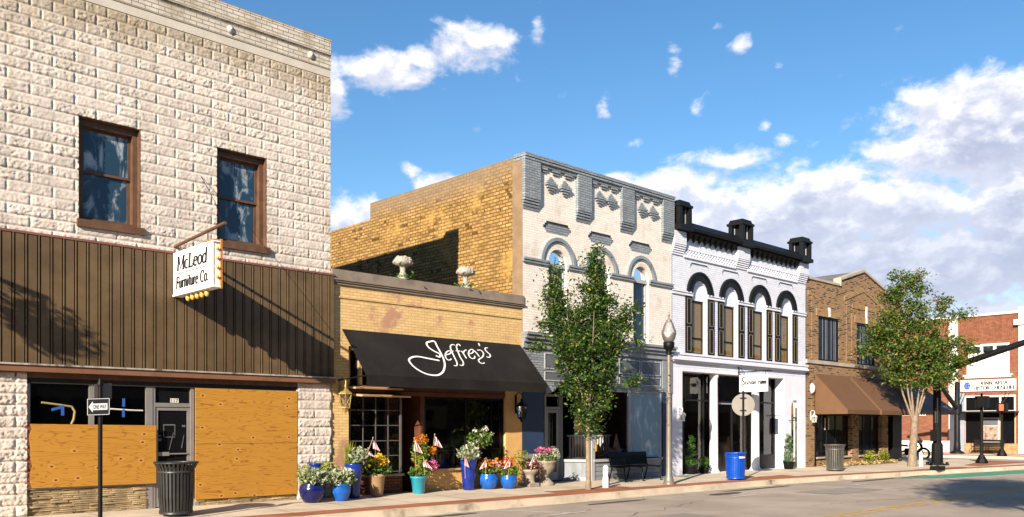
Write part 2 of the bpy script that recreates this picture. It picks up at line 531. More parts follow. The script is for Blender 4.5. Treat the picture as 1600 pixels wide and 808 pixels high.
# ------------------------------------------------------------ geometry helpers
class MB:
    def __init__(s):
        s.v, s.f, s.m, s.sm = [], [], [], []

    def add(s, verts, faces, m=0, sm=False):
        o = len(s.v)
        s.v += [tuple(p) for p in verts]
        for f in faces:
            s.f.append([o + i for i in f])
            s.m.append(m)
            s.sm.append(sm)
        return s

    def box(s, x0, x1, y0, y1, z0, z1, m=0):
        x0, x1 = min(x0, x1), max(x0, x1)
        y0, y1 = min(y0, y1), max(y0, y1)
        z0, z1 = min(z0, z1), max(z0, z1)
        return s.add([(x0, y0, z0), (x1, y0, z0), (x1, y1, z0), (x0, y1, z0), (x0, y0, z1), (x1, y0, z1), (x1, y1, z1), (x0, y1, z1)],
                     [(0, 3, 2, 1), (4, 5, 6, 7), (0, 1, 5, 4), (1, 2, 6, 5), (2, 3, 7, 6), (3, 0, 4, 7)], m)

    def poly(s, pts, m=0):
        return s.add(pts, [tuple(range(len(pts)))], m)

    def prism(s, pts, axis, a, b, m=0, sm=False):
        """2-D outline extruded along an axis: 'y' takes (x,z), 'x' takes (y,z), 'z' takes (x,y)"""
        def P3(p, t):
            return (p[0], t, p[1]) if axis == 'y' else (t, p[0], p[1]) if axis == 'x' else (p[0], p[1], t)
        n = len(pts)
        s.add([P3(p, a) for p in pts] + [P3(p, b) for p in pts], [tuple(range(n)), tuple(range(2 * n - 1, n - 1, -1))], m)
        s.add([P3(p, a) for p in pts] + [P3(p, b) for p in pts], [(i, (i + 1) % n, n + (i + 1) % n, n + i) for i in range(n)], m, sm)
        return s

    def tube(s, pts, r, n=8, m=0, caps=True, sm=True):
        pts = [Vector(p) for p in pts]
        rr = list(r) if hasattr(r, '__len__') else [r] * len(pts)
        vs = []
        up = None
        for i, p in enumerate(pts):
            t = (pts[min(i + 1, len(pts) - 1)] - pts[max(i - 1, 0)])
            if t.length < 1e-9:
                t = Vector((0, 0, 1))
            t.normalize()
            if up is None:
                up = t.orthogonal().normalized()
            up = (up - t * up.dot(t))
            up = up.normalized() if up.length > 1e-6 else t.orthogonal().normalized()
            sd = t.cross(up)
            for k in range(n):
                a = 2 * math.pi * k / n
                vs.append(p + (up * math.cos(a) + sd * math.sin(a)) * rr[i])
        fs = []
        for i in range(len(pts) - 1):
            for k in range(n):
                k2 = (k + 1) % n
                fs.append((i * n + k, i * n + k2, (i + 1) * n + k2, (i + 1) * n + k))
        s.add(vs, fs, m, sm)
        if caps:
            e = (len(pts) - 1) * n
            s.add(vs[:n], [tuple(range(n - 1, -1, -1))], m)
            s.add(vs[e:], [tuple(range(n))], m)
        return s

    def lathe(s, prof, cx=0, cy=0, cz=0, n=20, m=0, sm=True, phase=0, sx=1, sy=1):
        vs, fs = [], []
        for r, z in prof:
            for k in range(n):
                a = 2 * math.pi * (k + phase) / n
                vs.append((cx + r * sx * math.cos(a), cy + r * sy * math.sin(a), cz + z))
        for i in range(len(prof) - 1):
            for k in range(n):
                k2 = (k + 1) % n
                fs.append((i * n + k, i * n + k2, (i + 1) * n + k2, (i + 1) * n + k))
        s.add(vs, fs, m, sm)
        if prof[0][0] > 1e-4:
            s.add(vs[:n], [tuple(range(n - 1, -1, -1))], m)
        if prof[-1][0] > 1e-4:
            s.add(vs[-n:], [tuple(range(n))], m)
        return s

    def build(s, name, mats, parent=None, origin=None):
        me = bpy.data.meshes.new(name)
        o = origin if origin is not None else (world_loc(parent) if parent else (0, 0, 0))
        me.from_pydata([(p[0] - o[0], p[1] - o[1], p[2] - o[2]) for p in s.v], [], s.f)
        if not isinstance(mats, (list, tuple)):
            mats = [mats]
        for mm in mats:
            me.materials.append(M[mm] if isinstance(mm, str) else mm)
        me.polygons.foreach_set('material_index', s.m)
        me.polygons.foreach_set('use_smooth', s.sm)
        me.update()
        ob = bpy.data.objects.new(name, me)
        COL.objects.link(ob)
        if parent:
            ob.parent = parent
        elif origin is not None:
            ob.location = origin
        return ob


def world_loc(o):
    v = Vector((0, 0, 0))
    while o:
        v = v + Vector(o.location)
        o = o.parent
    return v


def tag(o, label=None, cat=None, group=None, kind=None):
    if label:
        o['label'] = label
    if cat:
        o['category'] = cat
    if group:
        o['group'] = group
    if kind:
        o['kind'] = kind
    return o


def thing(name, label, cat, loc=(0, 0, 0), group=None):
    o = bpy.data.objects.new(name, None)
    COL.objects.link(o)
    o.location = loc
    o.empty_display_size = .2
    return tag(o, label, cat, group)


def copy_tree(o, parent=None):
    c = o.copy()
    COL.objects.link(c)
    if parent:
        c.parent = parent
    for ch in list(o.children):
        copy_tree(ch, c)
    return c


def gz(y):
    """height of the pavement: falls gently from the buildings to the kerb"""
    return .02 * max(min(y, 0), -3)


def wall(mb, x0, x1, z0, z1, y, holes=(), depth=.2, m=0, mr=None):
    """wall face looking to -y with openings; hole = (x0, x1, z0, z1, arched)"""
    mr = m if mr is None else mr
    xs = sorted({x0, x1, *[h[0] for h in holes], *[h[1] for h in holes]})
    zs = sorted({z0, z1, *[h[2] for h in holes], *[h[3] for h in holes]})
    xs = [x for x in xs if x0 <= x <= x1]
    zs = [z for z in zs if z0 <= z <= z1]
    for i in range(len(xs) - 1):
        for j in range(len(zs) - 1):
            cx, cz = (xs[i] + xs[i + 1]) / 2, (zs[j] + zs[j + 1]) / 2
            if any(h[0] < cx < h[1] and h[2] < cz < h[3] for h in holes):
                continue
            mb.poly([(xs[i], y, zs[j]), (xs[i + 1], y, zs[j]), (xs[i + 1], y, zs[j + 1]), (xs[i], y, zs[j + 1])], m)
    for h in holes:
        a, b, c, d = h[:4]
        arched = len(h) > 4 and h[4]
        if arched:
            r = (b - a) / 2
            sp = d - r
            cx = (a + b) / 2
            arc = [(cx - r * math.cos(t), sp + r * math.sin(t)) for t in np.linspace(0, math.pi, 25)]
            left = [(a, d)] + arc[:13]
            mb.poly([(p[0], y, p[1]) for p in left], m)
            right = [(b, d)] + arc[12:][::-1]
            mb.poly([(p[0], y, p[1]) for p in right[::-1]], m)
            edge = [(a, c)] + arc + [(b, c)]
        else:
            edge = [(a, c), (a, d), (b, d), (b, c)]
        dp = h[5] if len(h) > 5 else depth
        if dp:
            n = len(edge)
            for i in range(n):
                p, q = edge[i], edge[(i + 1) % n]
                mb.poly([(p[0], y, p[1]), (p[0], y + dp, p[1]), (q[0], y + dp, q[1]), (q[0], y, q[1])], mr)
    return mb


def arch_band(mb, cx, sp, r0, r1, y0, y1, m=0, n=24, a0=0, a1=math.pi):
    """half-ring standing in the facade plane, from r0 to r1, between y0 (front) and y1"""
    ts = np.linspace(a0, a1, n + 1)
    for i in range(n):
        q = []
        for t, r in ((ts[i], r0), (ts[i], r1), (ts[i + 1], r1), (ts[i + 1], r0)):
            q.append((cx - r * math.cos(t), sp + r * math.sin(t)))
        mb.prism(q, 'y', y0, y1, m)
    return mb


def value_noise(a, b, seed):
    """smooth 2-D value noise on arrays"""
    rs = np.random.RandomState(seed)
    tab = rs.rand(64, 64)
    ia, ib = np.floor(a).astype(int), np.floor(b).astype(int)
    fa, fb = a - ia, b - ib
    fa, fb = fa * fa * (3 - 2 * fa), fb * fb * (3 - 2 * fb)
    g = lambda i, j: tab[i % 64, j % 64]
    return (g(ia, ib) * (1 - fa) + g(ia + 1, ib) * fa) * (1 - fb) + (g(ia, ib + 1) * (1 - fa) + g(ia + 1, ib + 1) * fa) * fb


def rock_wall(name, x0, x1, z0, z1, y0, holes, parent, material, bl=.76, bh=.2, res=.018, amp=.017, zref=0, half_above=None, xref=0):
    """rock-faced concrete blocks as real relief"""
    ex = {x0, x1}
    ez = {z0, z1}
    for h in holes:
        ex |= {h[0], h[1]}
        ez |= {h[2], h[3]}
    xs = np.unique(np.round(np.concatenate([np.arange(x0, x1, res), sorted(ex)]), 4))
    zs = np.unique(np.round(np.concatenate([np.arange(z0, z1, res), sorted(ez)]), 4))
    X, Z = np.meshgrid(xs, zs, indexing='ij')
    row = np.floor((Z - zref) / bh).astype(int)
    L = np.where(Z > half_above, bl / 2, bl) if half_above else np.full_like(X, bl)
    off = (row % 2) * L / 2
    u = ((X - xref - off) / L) % 1
    v = ((Z - zref) / bh) % 1
    col = np.floor((X - xref - off) / L).astype(int)
    e = np.minimum(np.minimum(u, 1 - u) * L, np.minimum(v, 1 - v) * bh)
    k = np.clip((e - .014) / .014, 0, 1)
    k = k * k * (3 - 2 * k)
    rnd_b = np.random.RandomState(5).rand(64, 64)[row % 64, col % 64]
    n = .30 * value_noise(X / .075 + rnd_b * 9, Z / .05, 1) + .40 * value_noise(X / .038, Z / .030 + rnd_b * 5, 2) + .30 * value_noise(X / .020, Z / .020, 3)
    n = np.clip((n - .25) * 1.9, 0, 1.2) * (.55 + .75 * rnd_b)
    joint = np.clip((e - .001) / .009, 0, 1)
    D = joint * .009 + k * (.006 + amp * n)
    V = np.stack([X, y0 - D, Z], -1).reshape(-1, 3)
    nx, nz = len(xs), len(zs)
    I, J = np.meshgrid(np.arange(nx - 1), np.arange(nz - 1), indexing='ij')
    cx, cz = (xs[:-1] + xs[1:])[:, None] / 2, (zs[:-1] + zs[1:])[None] / 2
    keep = np.ones((nx - 1, nz - 1), bool)
    for h in holes:
        keep &= ~((cx > h[0]) & (cx < h[1]) & (cz > h[2]) & (cz < h[3]))
    I, J = I[keep], J[keep]
    F = np.stack([I * nz + J, (I + 1) * nz + J, (I + 1) * nz + J + 1, I * nz + J + 1], -1)
    o = np.array(world_loc(parent))
    me = bpy.data.meshes.new(name)
    me.vertices.add(len(V))
    me.vertices.foreach_set('co', (V - o).ravel())
    me.loops.add(F.size)
    me.loops.foreach_set('vertex_index', F.ravel())
    me.polygons.add(len(F))
    me.polygons.foreach_set('loop_start', np.arange(0, F.size, 4))
    me.polygons.foreach_set('loop_total', np.full(len(F), 4))
    me.materials.append(M[material])
    me.update()
    me.validate()
    ob = bpy.data.objects.new(name, me)
    COL.objects.link(ob)
    ob.parent = parent
    return ob


def leaves(points, size=.08, spread=.03, material='leaf_green', name='foliage', parent=None, origin=None, ratio=.5, droop=.25, up=.35, seed=1, fold=.25, outward=None):
    """one small folded leaf (two quads) at every point"""
    rs = np.random.RandomState(seed)
    P = np.array(points, float)
    n = len(P)
    P = P + rs.normal(0, spread, P.shape)
    d = rs.normal(0, 1, (n, 3))
    d[:, 2] = d[:, 2] * .6 - droop
    if outward is not None:
        q = P - np.array(outward)
        q /= np.linalg.norm(q, axis=1)[:, None] + 1e-6
        d = d * .7 + q * 1.1
    d /= np.linalg.norm(d, axis=1)[:, None]
    nn = rs.normal(0, 1, (n, 3))
    nn[:, 2] = np.abs(nn[:, 2]) + up
    s = np.cross(d, nn)
    s /= np.linalg.norm(s, axis=1)[:, None] + 1e-6
    nn = np.cross(s, d)
    sz = size * (.65 + .7 * rs.rand(n))[:, None]
    a = P - d * sz * .5
    b = P + d * sz * .5
    mid = P + nn * sz * .0
    l = mid + s * sz * ratio * .5 + nn * sz * fold * .5
    r = mid - s * sz * ratio * .5 + nn * sz * fold * .5
    V = np.stack([a, l, b, r], 1).reshape(-1, 3)
    base = np.arange(n)[:, None] * 4
    F = np.concatenate([base + np.array([[0, 2, 1]]), base + np.array([[0, 3, 2]])], 1).reshape(-1, 3)
    o = np.array(origin if origin is not None else (world_loc(parent) if parent else (0, 0, 0)))
    me = bpy.data.meshes.new(name)
    me.vertices.add(len(V))
    me.vertices.foreach_set('co', (V - o).ravel())
    me.loops.add(F.size)
    me.loops.foreach_set('vertex_index', F.ravel())
    me.polygons.add(len(F))
    me.polygons.foreach_set('loop_start', np.arange(0, F.size, 3))
    me.polygons.foreach_set('loop_total', np.full(len(F), 3))
    me.materials.append(M[material])
    me.update()
    ob = bpy.data.objects.new(name, me)
    COL.objects.link(ob)
    if parent:
        ob.parent = parent
    return ob


# ------------------------------------------------------------ lettering: pen strokes
def arc(cx, cy, rx, ry, a0, a1, n=12):
    return [(cx + rx * math.cos(R(a)), cy + ry * math.sin(R(a))) for a in np.linspace(a0, a1, n)]


X_ = .64
GL = {
    'M': (.95, [[(.12, 0), (.14, 1)], [(.14, 1), (.47, .05), (.80, 1)], [(.80, 1), (.82, 0)], [(.02, .01), (.24, .01)], [(.70, .01), (.94, .01)], [(.02, .99), (.16, .99)], [(.8, .99), (.94, .99)]]),
    'L': (.62, [[(.14, 0), (.14, 1)], [(.02, .99), (.28, .99)], [(.02, .01), (.56, .01), (.58, .22)]]),
    'F': (.62, [[(.14, 0), (.14, 1)], [(.02, .01), (.28, .01)], [(.02, .99), (.58, .99), (.6, .8)], [(.14, .52), (.44, .52)], [(.44, .42), (.44, .62)]]),
    'C': (.74, [arc(.40, .5, .34, .5, 50, 310, 20), [(.62, .88), (.64, .72)]]),
    'c': (.50, [arc(.27, X_ / 2, .21, X_ / 2, 50, 315, 14)]),
    'e': (.52, [[(.08, .36), (.46, .36)] + arc(.27, X_ / 2, .20, X_ / 2, 10, 315, 16)]),
    'o': (.56, [arc(.28, X_ / 2, .22, X_ / 2, 0, 360, 20)]),
    'd': (.60, [arc(.27, X_ / 2, .21, X_ / 2, 40, 320, 16), [(.47, 0), (.47, 1.05)], [(.37, 1.04), (.47, 1.04)], [(.47, .01), (.57, .01)]]),
    'u': (.60, [[(.13, X_), (.13, .18)] + arc(.29, .18, .16, .18, 180, 330, 8), [(.46, X_), (.46, 0)], [(.03, X_), (.13, X_)], [(.46, .01), (.56, .01)]]),
    'r': (.42, [[(.14, 0), (.14, X_)], [(.04, .01), (.26, .01)], [(.04, X_), (.14, X_)], [(.14, .42), (.24, .60), (.38, .58)]]),
    'n': (.62, [[(.13, 0), (.13, X_)], [(.03, X_), (.13, X_)], [(.13, .42)] + arc(.30, .44, .16, .2, 160, 0, 8) + [(.46, 0)], [(.03, .01), (.23, .01)], [(.37, .01), (.57, .01)]]),
    'i': (.28, [[(.14, 0), (.14, X_)], [(.04, X_), (.14, X_)], [(.04, .01), (.24, .01)], [(.14, .86), (.14, .95)]]),
    't': (.38, [[(.18, .95), (.18, .12), (.26, .01), (.36, .08)], [(.04, X_), (.34, X_)]]),
    '.': (.26, [[(.12, 0), (.12, .10)]]),
    'D': (.78, [[(.14, 0), (.14, 1)], [(.02, .01), (.34, .01)] + arc(.34, .5, .36, .49, -90, 90, 14) + [(.02, .99)]]),
    'U': (.78, [[(.14, 1), (.14, .3)] + arc(.39, .3, .25, .3, 180, 360, 12) + [(.64, 1)], [(.02, .99), (.27, .99)], [(.53, .99), (.76, .99)]]),
    'N': (.80, [[(.14, 0), (.14, 1)], [(.14, 1), (.66, 0)], [(.66, 0), (.66, 1)], [(.02, .01), (.26, .01)], [(.54, .99), (.78, .99)]]),
    'A': (.76, [[(.06, 0), (.38, 1)], [(.38, 1), (.70, 0)], [(.18, .34), (.58, .34)], [(0, .01), (.16, .01)], [(.58, .01), (.78, .01)]]),
    'R': (.74, [[(.14, 0), (.14, 1)], [(.02, .99), (.36, .99)] + arc(.36, .76, .22, .23, 90, -90, 10) + [(.14, .53)], [(.36, .52), (.66, 0)], [(.02, .01), (.26, .01)]]),
    'E': (.66, [[(.14, 0), (.14, 1)], [(.02, .99), (.56, .99), (.58, .82)], [(.14, .52), (.44, .52)], [(.02, .01), (.58, .01), (.60, .2)]]),
    'H': (.82, [[(.14, 0), (.14, 1)], [(.68, 0), (.68, 1)], [(.14, .52), (.68, .52)], [(.02, .01), (.26, .01)], [(.56, .01), (.8, .01)], [(.02, .99), (.26, .99)], [(.56, .99), (.8, .99)]]),
    'I': (.34, [[(.17, 0), (.17, 1)], [(.04, .01), (.30, .01)], [(.04, .99), (.30, .99)]]),
    'S': (.62, [arc(.31, .75, .21, .25, 20, 260, 12) + arc(.31, .26, .23, .26, 80, -160, 12)]),
    'T': (.70, [[(.35, 0), (.35, 1)], [(.04, .8), (.04, .99), (.66, .99), (.66, .8)], [(.22, .01), (.48, .01)]]),
    'O': (.80, [arc(.40, .5, .33, .5, 0, 360, 24)]),
    'Y': (.74, [[(.06, 1), (.37, .5), (.68, 1)], [(.37, .5), (.37, 0)], [(.25, .01), (.49, .01)]]),
    ' ': (.42, []),
}


def pen(mb, strokes, place, thick=.12, thin=.05, m=0, h=.004):
    """broad-pen strokes; place(s, t, lift) gives the 3-D point. Upright strokes are thick, level ones thin."""
    for st in strokes:
        n = len(st)
        if n < 2:
            continue
        L, Rr = [], []
        for i in range(n):
            ax, ay = st[max(i - 1, 0)]
            bx, by = st[min(i + 1, n - 1)]
            dx, dy = bx - ax, by - ay
            l = math.hypot(dx, dy) or 1
            w = (thin + (thick - thin) * abs(dy / l) ** 1.5) / 2
            px, py = -dy / l * w, dx / l * w
            L.append((st[i][0] + px, st[i][1] + py))
            Rr.append((st[i][0] - px, st[i][1] - py))
        vs = [place(p[0], p[1], h) for p in L] + [place(p[0], p[1], h) for p in Rr]
        mb.add(vs, [(i, n + i, n + i + 1, i + 1) for i in range(n - 1)], m)


def word_strokes(text, x0, y0, size, width=None, slant=0, gap=.0):
    """strokes of a word; scaled in x to fill width when given"""
    tot = sum(GL[c][0] + gap for c in text)
    sx = size if width is None else width / tot
    out, x = [], 0
    for c in text:
        adv, sts = GL[c]
        for st in sts:
            out.append([(x0 + (x + px + slant * py) * sx, y0 + py * size) for px, py in st])
        x += adv + gap
    return out


def font_mesh(mb, text, place, size, width=None, shear=0, m=0, h=.004):
    """plain sans lettering from the built-in face, centred on (0,0)"""
    cu = bpy.data.curves.new('lettering', 'FONT')
    cu.body = text
    cu.size = 1
    cu.shear = shear
    cu.align_x = 'CENTER'
    cu.align_y = 'CENTER'
    ob = bpy.data.objects.new('lettering', cu)
    COL.objects.link(ob)
    bpy.context.view_layer.update()
    me = bpy.data.meshes.new_from_object(ob.evaluated_get(bpy.context.evaluated_depsgraph_get()))
    xs = [v.co.x for v in me.vertices]
    ys = [v.co.y for v in me.vertices]
    w0 = max(xs) - min(xs)
    h0 = max(ys) - min(ys)
    cx, cy = (max(xs) + min(xs)) / 2, (max(ys) + min(ys)) / 2
    sy = size / h0
    sx = sy if width is None else width / w0
    mb.add([place((v.co.x - cx) * sx, (v.co.y - cy) * sy, h) for v in me.vertices], [tuple(p.vertices) for p in me.polygons], m)
    bpy.data.objects.remove(ob)
    bpy.data.curves.remove(cu)
    bpy.data.meshes.remove(me)
# ============================================================ THE SETTING
ZR = -.20                                                  # road level
mb = MB()
mb.poly([(-500, -500, -.36), (700, -500, -.36), (700, 700, -.36), (-500, 700, -.36)])
tag(mb.build('ground', 'earth'), kind='structure')
mb = MB()
mb.poly([(-60, -15.2, ZR), (160, -15.2, ZR), (160, 90, ZR), (-60, 90, ZR)])
tag(mb.build('road', 'asphalt'), kind='structure')

# kerb line of the near block: straight, then swelling out towards the corner
KERB = [(-40, -3.0), (0, -3.0), (10, -3.02), (20, -3.0), (25.5, -3.06), (29, -3.35), (32.5, -3.85), (36, -4.3), (40.5, -5.0), (44, -5.5), (46.2, -5.3), (47.4, -4.2), (47.8, -2.2), (47.8, 20), (47.8, 60)]


def offset_path(path, d):
    out = []
    for i, p in enumerate(path):
        a, b = path[max(i - 1, 0)], path[min(i + 1, len(path) - 1)]
        t = Vector((b[0] - a[0], b[1] - a[1], 0)).normalized()
        out.append((p[0] - t.y * d, p[1] + t.x * d))
    return out


def strip(name, d0, d1, material, lift=0, zf=None):
    a, b = offset_path(KERB, d0), offset_path(KERB, d1)
    mb = MB()
    zz = zf or (lambda p: gz(p[1]) + lift)
    for i in range(len(a) - 1):
        q = [a[i], a[i + 1], b[i + 1], b[i]]
        mb.poly([(p[0], p[1], zz(p)) for p in q])
    return mb


mb = strip('kerb', 0, .16, None, .004)
a = offset_path(KERB, 0)
for i in range(len(a) - 1):
    p, q = a[i], a[i + 1]
    mb.poly([(p[0], p[1], ZR - .02), (q[0], q[1], ZR - .02), (q[0], q[1], gz(q[1]) + .004), (p[0], p[1], gz(p[1]) + .004)])
tag(mb.build('kerb', 'curb_concrete'), kind='structure')
tag(strip('gutter', -.34, 0, None, zf=lambda p: ZR + .006).build('gutter', 'curb_concrete'), kind='structure')
tag(strip('brick_paving', .16, .74, None, .004).build('brick_paving', 'brick_paver'), kind='structure')
# concrete flags from the brick band to the buildings
inn = offset_path(KERB, .74)
mb = MB()
xs = [-40, 0, 10, 20, 25.5, 29, 32.5, 36, 40.5, 43.4]
for i in range(len(xs) - 1):
    ya, yb = np.interp(xs[i], [p[0] for p in inn[:11]], [p[1] for p in inn[:11]]), np.interp(xs[i + 1], [p[0] for p in inn[:11]], [p[1] for p in inn[:11]])
    mb.poly([(xs[i], ya, gz(ya)), (xs[i + 1], yb, gz(yb)), (xs[i + 1], 0, 0), (xs[i], 0, 0)])
mb.poly([(43.4, float(np.interp(43.4, [p[0] for p in inn[:11]], [p[1] for p in inn[:11]])), -.06)] + [(p[0], p[1], gz(p[1])) for p in inn[9:12]] + [(inn[12][0], inn[12][1], gz(inn[12][1])), (47.06, 0, 0), (43.4, 0, 0)])
mb.poly([(41, 0, 0), (47.06, 0, 0), (47.06, 60, 0), (41, 60, 0)])
mb.poly([(-40, 0, -.001), (41, 0, -.001), (41, 26, -.001), (-40, 26, -.001)])
pav = tag(mb.build('pavement', 'concrete'), kind='structure')
# joints between flags
mb = MB()
for k in range(34):
    x = -8 + k * 1.52
    yb = float(np.interp(x, [p[0] for p in inn[:11]], [p[1] for p in inn[:11]]))
    if x < 43:
        mb.poly([(x, yb, gz(yb) + .003), (x + .014, yb, gz(yb) + .003), (x + .014, -.02, .003), (x, -.02, .003)])
mb.poly([(-10, -1.2, gz(-1.2) + .003), (42, -1.2, gz(-1.2) + .003), (42, -1.214, gz(-1.2) + .003), (-10, -1.214, gz(-1.2) + .003)])
tag(mb.build('pavement_joints', 'earth'), kind='structure')
# brick squares about the street trees
for i, (cx, w_) in enumerate(((17.6, 1.5), (37.4, 2.0), (26.5, 1.2))):
    mb = MB()
    yy = float(np.interp(cx, [p[0] for p in inn], [p[1] for p in inn])) + .45
    yo = yy - .55
    mb.poly([(cx - w_, yo, gz(yo) + .006), (cx + w_, yo - (.1 if cx > 30 else 0), gz(yo) + .006), (cx + w_, yy - (.1 if cx > 30 else 0), gz(yy) + .006), (cx - w_, yy, gz(yy) + .006)])
    tag(mb.build('brick_paving', 'brick_paver'), kind='structure')
mb = MB()
mb.poly([(40.5, -4.0, -.05), (46.6, -4.2, -.05), (46.9, -1.5, -.02), (40.8, -2.6, -.045)])
tag(mb.build('brick_paving', 'brick_paver'), kind='structure')
# far side of the cross street, and the camera's side of the main street
mb = MB()
mb.box(55, 110, -3, 60, ZR - .1, -.05)
tag(mb.build('pavement', 'concrete'), kind='structure')
mb = MB()
mb.poly([(55.2, -2.9, -.045), (56.4, -2.9, -.045), (56.4, 40, -.045), (55.2, 40, -.045)])
mb.poly([(59.6, -2.9, -.045), (60.6, -2.9, -.045), (60.6, 40, -.045), (59.6, 40, -.045)])
tag(mb.build('brick_paving', 'brick_paver'), kind='structure')
mb = MB()
mb.box(-60, 120, -21, -15.2, ZR - .1, -.06)
tag(mb.build('pavement', 'concrete'), kind='structure')
# painted lines
mb = MB()
L1 = ZR + .004
for y in (-8.95, -9.17):
    mb.poly([(-30, y, L1), (46, y, L1), (46, y - .10, L1), (-30, y - .10, L1)])
tag(mb.build('road_marking', 'line_yellow'), kind='structure')
mb = MB()
for x in (5.6, 12.9, 19.7, 26.4):
    mb.poly([(x, -3.36, L1 + .003), (x + .1, -3.36, L1 + .003), (x + .9, -4.95, L1 + .003), (x + .8, -4.95, L1 + .003)])
    mb.poly([(x + .1, -4.93, L1 + .006), (x + 1.25, -4.93, L1 + .006), (x + 1.25, -5.03, L1 + .006), (x + .1, -5.03, L1 + .006)])
mb.poly([(49.6, -6, L1), (50.2, -6, L1), (50.2, 6, L1), (49.6, 6, L1)])
mb.poly([(31.5, -5.55, L1), (41, -6.9, L1), (41, -7.0, L1), (31.5, -5.65, L1)])
tag(mb.build('road_marking', 'line_white'), kind='structure')
mb = MB()
mb.poly([(31.0, -4.35, L1), (36, -4.7, L1), (41.2, -5.5, L1), (41.0, -6.75, L1), (33.2, -5.6, L1)])
tag(mb.build('road_marking', 'line_green'), kind='structure')
# dark tar repairs and gutter grime
mb = MB()
for x, y, w_, h_ in ((16.5, -3.9, 1.4, .12), (23.2, -3.75, 2.4, .14), (29.8, -4.25, 2.2, .14), (33.2, -4.3, 1.4, .12), (11.5, -3.6, 1.0, .1), (20.7, -4.2, .9, .25)):
    n = 14
    mb.poly([(x + w_ * math.cos(t) * (.7 + .3 * rnd.random()), y + h_ * math.sin(t) * (.6 + .4 * rnd.random()), ZR + .010) for t in np.linspace(0, 2 * math.pi, n, endpoint=False)])
mat('tar', (.07, .058, .045), .9, .3, 3)
tag(mb.build('road_repair', 'tar'), kind='structure')


mb = MB()
for cx, cy, a0, l in ((14, -6.2, .2, 5), (19, -7.6, -.15, 6), (30, -7.0, .05, 6), (36, -8.2, -.1, 7), (22, -10.3, .1, 6), (27.5, -4.7, 1.3, 2.6), (17.5, -4.6, 1.2, 3), (33, -9.6, .1, 5), (12, -5.0, .15, 3)):
    x, y, a = cx, cy, a0
    for _ in range(int(l / .22)):
        a2 = a + rnd.uniform(-.5, .5)
        nx, ny = x + .22 * math.cos(a2), y + .22 * math.sin(a2)
        w_ = rnd.uniform(.004, .010)
        mb.poly([(x, y - w_, ZR + .009), (nx, ny - w_, ZR + .009), (nx, ny + w_, ZR + .009), (x, y + w_, ZR + .009)])
        x, y = nx, ny
tag(mb.build('road_crack', 'tar'), kind='structure')
mb = MB()
mb.poly([(22.6, -5.2, ZR + .007), (25.6, -5.3, ZR + .007), (25.4, -6.5, ZR + .007), (22.7, -6.4, ZR + .007)])
mb.poly([(13.2, -6.6, ZR + .007), (15.4, -6.6, ZR + .007), (15.4, -7.4, ZR + .007), (13.2, -7.4, ZR + .007)])
mat('asphalt_patch', (.30, .265, .23), .92, .12, .8, .8, 90)
tag(mb.build('road_patch', 'asphalt_patch'), kind='structure')


# ------------------------------------------------------------ small builders used by several buildings
def sash(parent, x0, x1, z0, z1, y, frame_m, glass_m, fw=.05, rails=(), mull=(), name='window', depth=.05):
    """a glazed frame in a facade; returns the frame, its pane is a child"""
    mb = MB()
    mb.box(x0, x0 + fw, y, y + depth, z0, z1).box(x1 - fw, x1, y, y + depth, z0, z1)
    mb.box(x0 + fw, x1 - fw, y, y + depth, z0, z0 + fw).box(x0 + fw, x1 - fw, y, y + depth, z1 - fw, z1)
    for z in rails:
        mb.box(x0 + fw, x1 - fw, y + .003, y + depth - .003, z - fw * .45, z + fw * .45)
    for x in mull:
        mb.box(x - fw * .4, x + fw * .4, y + .006, y + depth - .006, z0 + fw, z1 - fw)
    w = mb.build(name, frame_m, parent)
    g = MB().poly([(x0 + fw * .5, y + depth * .6, z0 + fw * .5), (x1 - fw * .5, y + depth * .6, z0 + fw * .5), (x1 - fw * .5, y + depth * .6, z1 - fw * .5), (x0 + fw * .5, y + depth * .6, z1 - fw * .5)])
    g.build('pane', glass_m, w)
    return w


def body(parent, x0, x1, y0, y1, z1, m_side, m_roof='roofing', par=.5):
    """side and rear walls and the roof behind a facade"""
    mb = MB()
    mb.poly([(x0, y0, 0), (x0, y1, 0), (x0, y1, z1), (x0, y0, z1)])
    mb.poly([(x1, y0, 0), (x1, y1, 0), (x1, y1, z1), (x1, y0, z1)])
    mb.poly([(x0, y1, 0), (x1, y1, 0), (x1, y1, z1), (x0, y1, z1)])
    mb.build('side_wall', m_side, parent)
    mb = MB()
    mb.poly([(x0 + .01, y0 + .01, z1 - par), (x1 - .01, y0 + .01, z1 - par), (x1 - .01, y1 - .01, z1 - par), (x0 + .01, y1 - .01, z1 - par)])
    mb.build('roof', m_roof, parent)


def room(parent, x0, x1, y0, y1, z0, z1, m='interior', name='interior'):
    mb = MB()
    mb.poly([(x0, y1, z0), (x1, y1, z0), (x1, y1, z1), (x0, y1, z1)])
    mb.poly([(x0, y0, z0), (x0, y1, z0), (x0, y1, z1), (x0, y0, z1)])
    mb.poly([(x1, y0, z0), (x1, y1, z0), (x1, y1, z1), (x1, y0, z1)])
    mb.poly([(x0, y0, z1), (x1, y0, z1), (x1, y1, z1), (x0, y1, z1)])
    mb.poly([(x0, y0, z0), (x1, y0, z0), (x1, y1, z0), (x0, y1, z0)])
    return mb.build(name, m, parent)


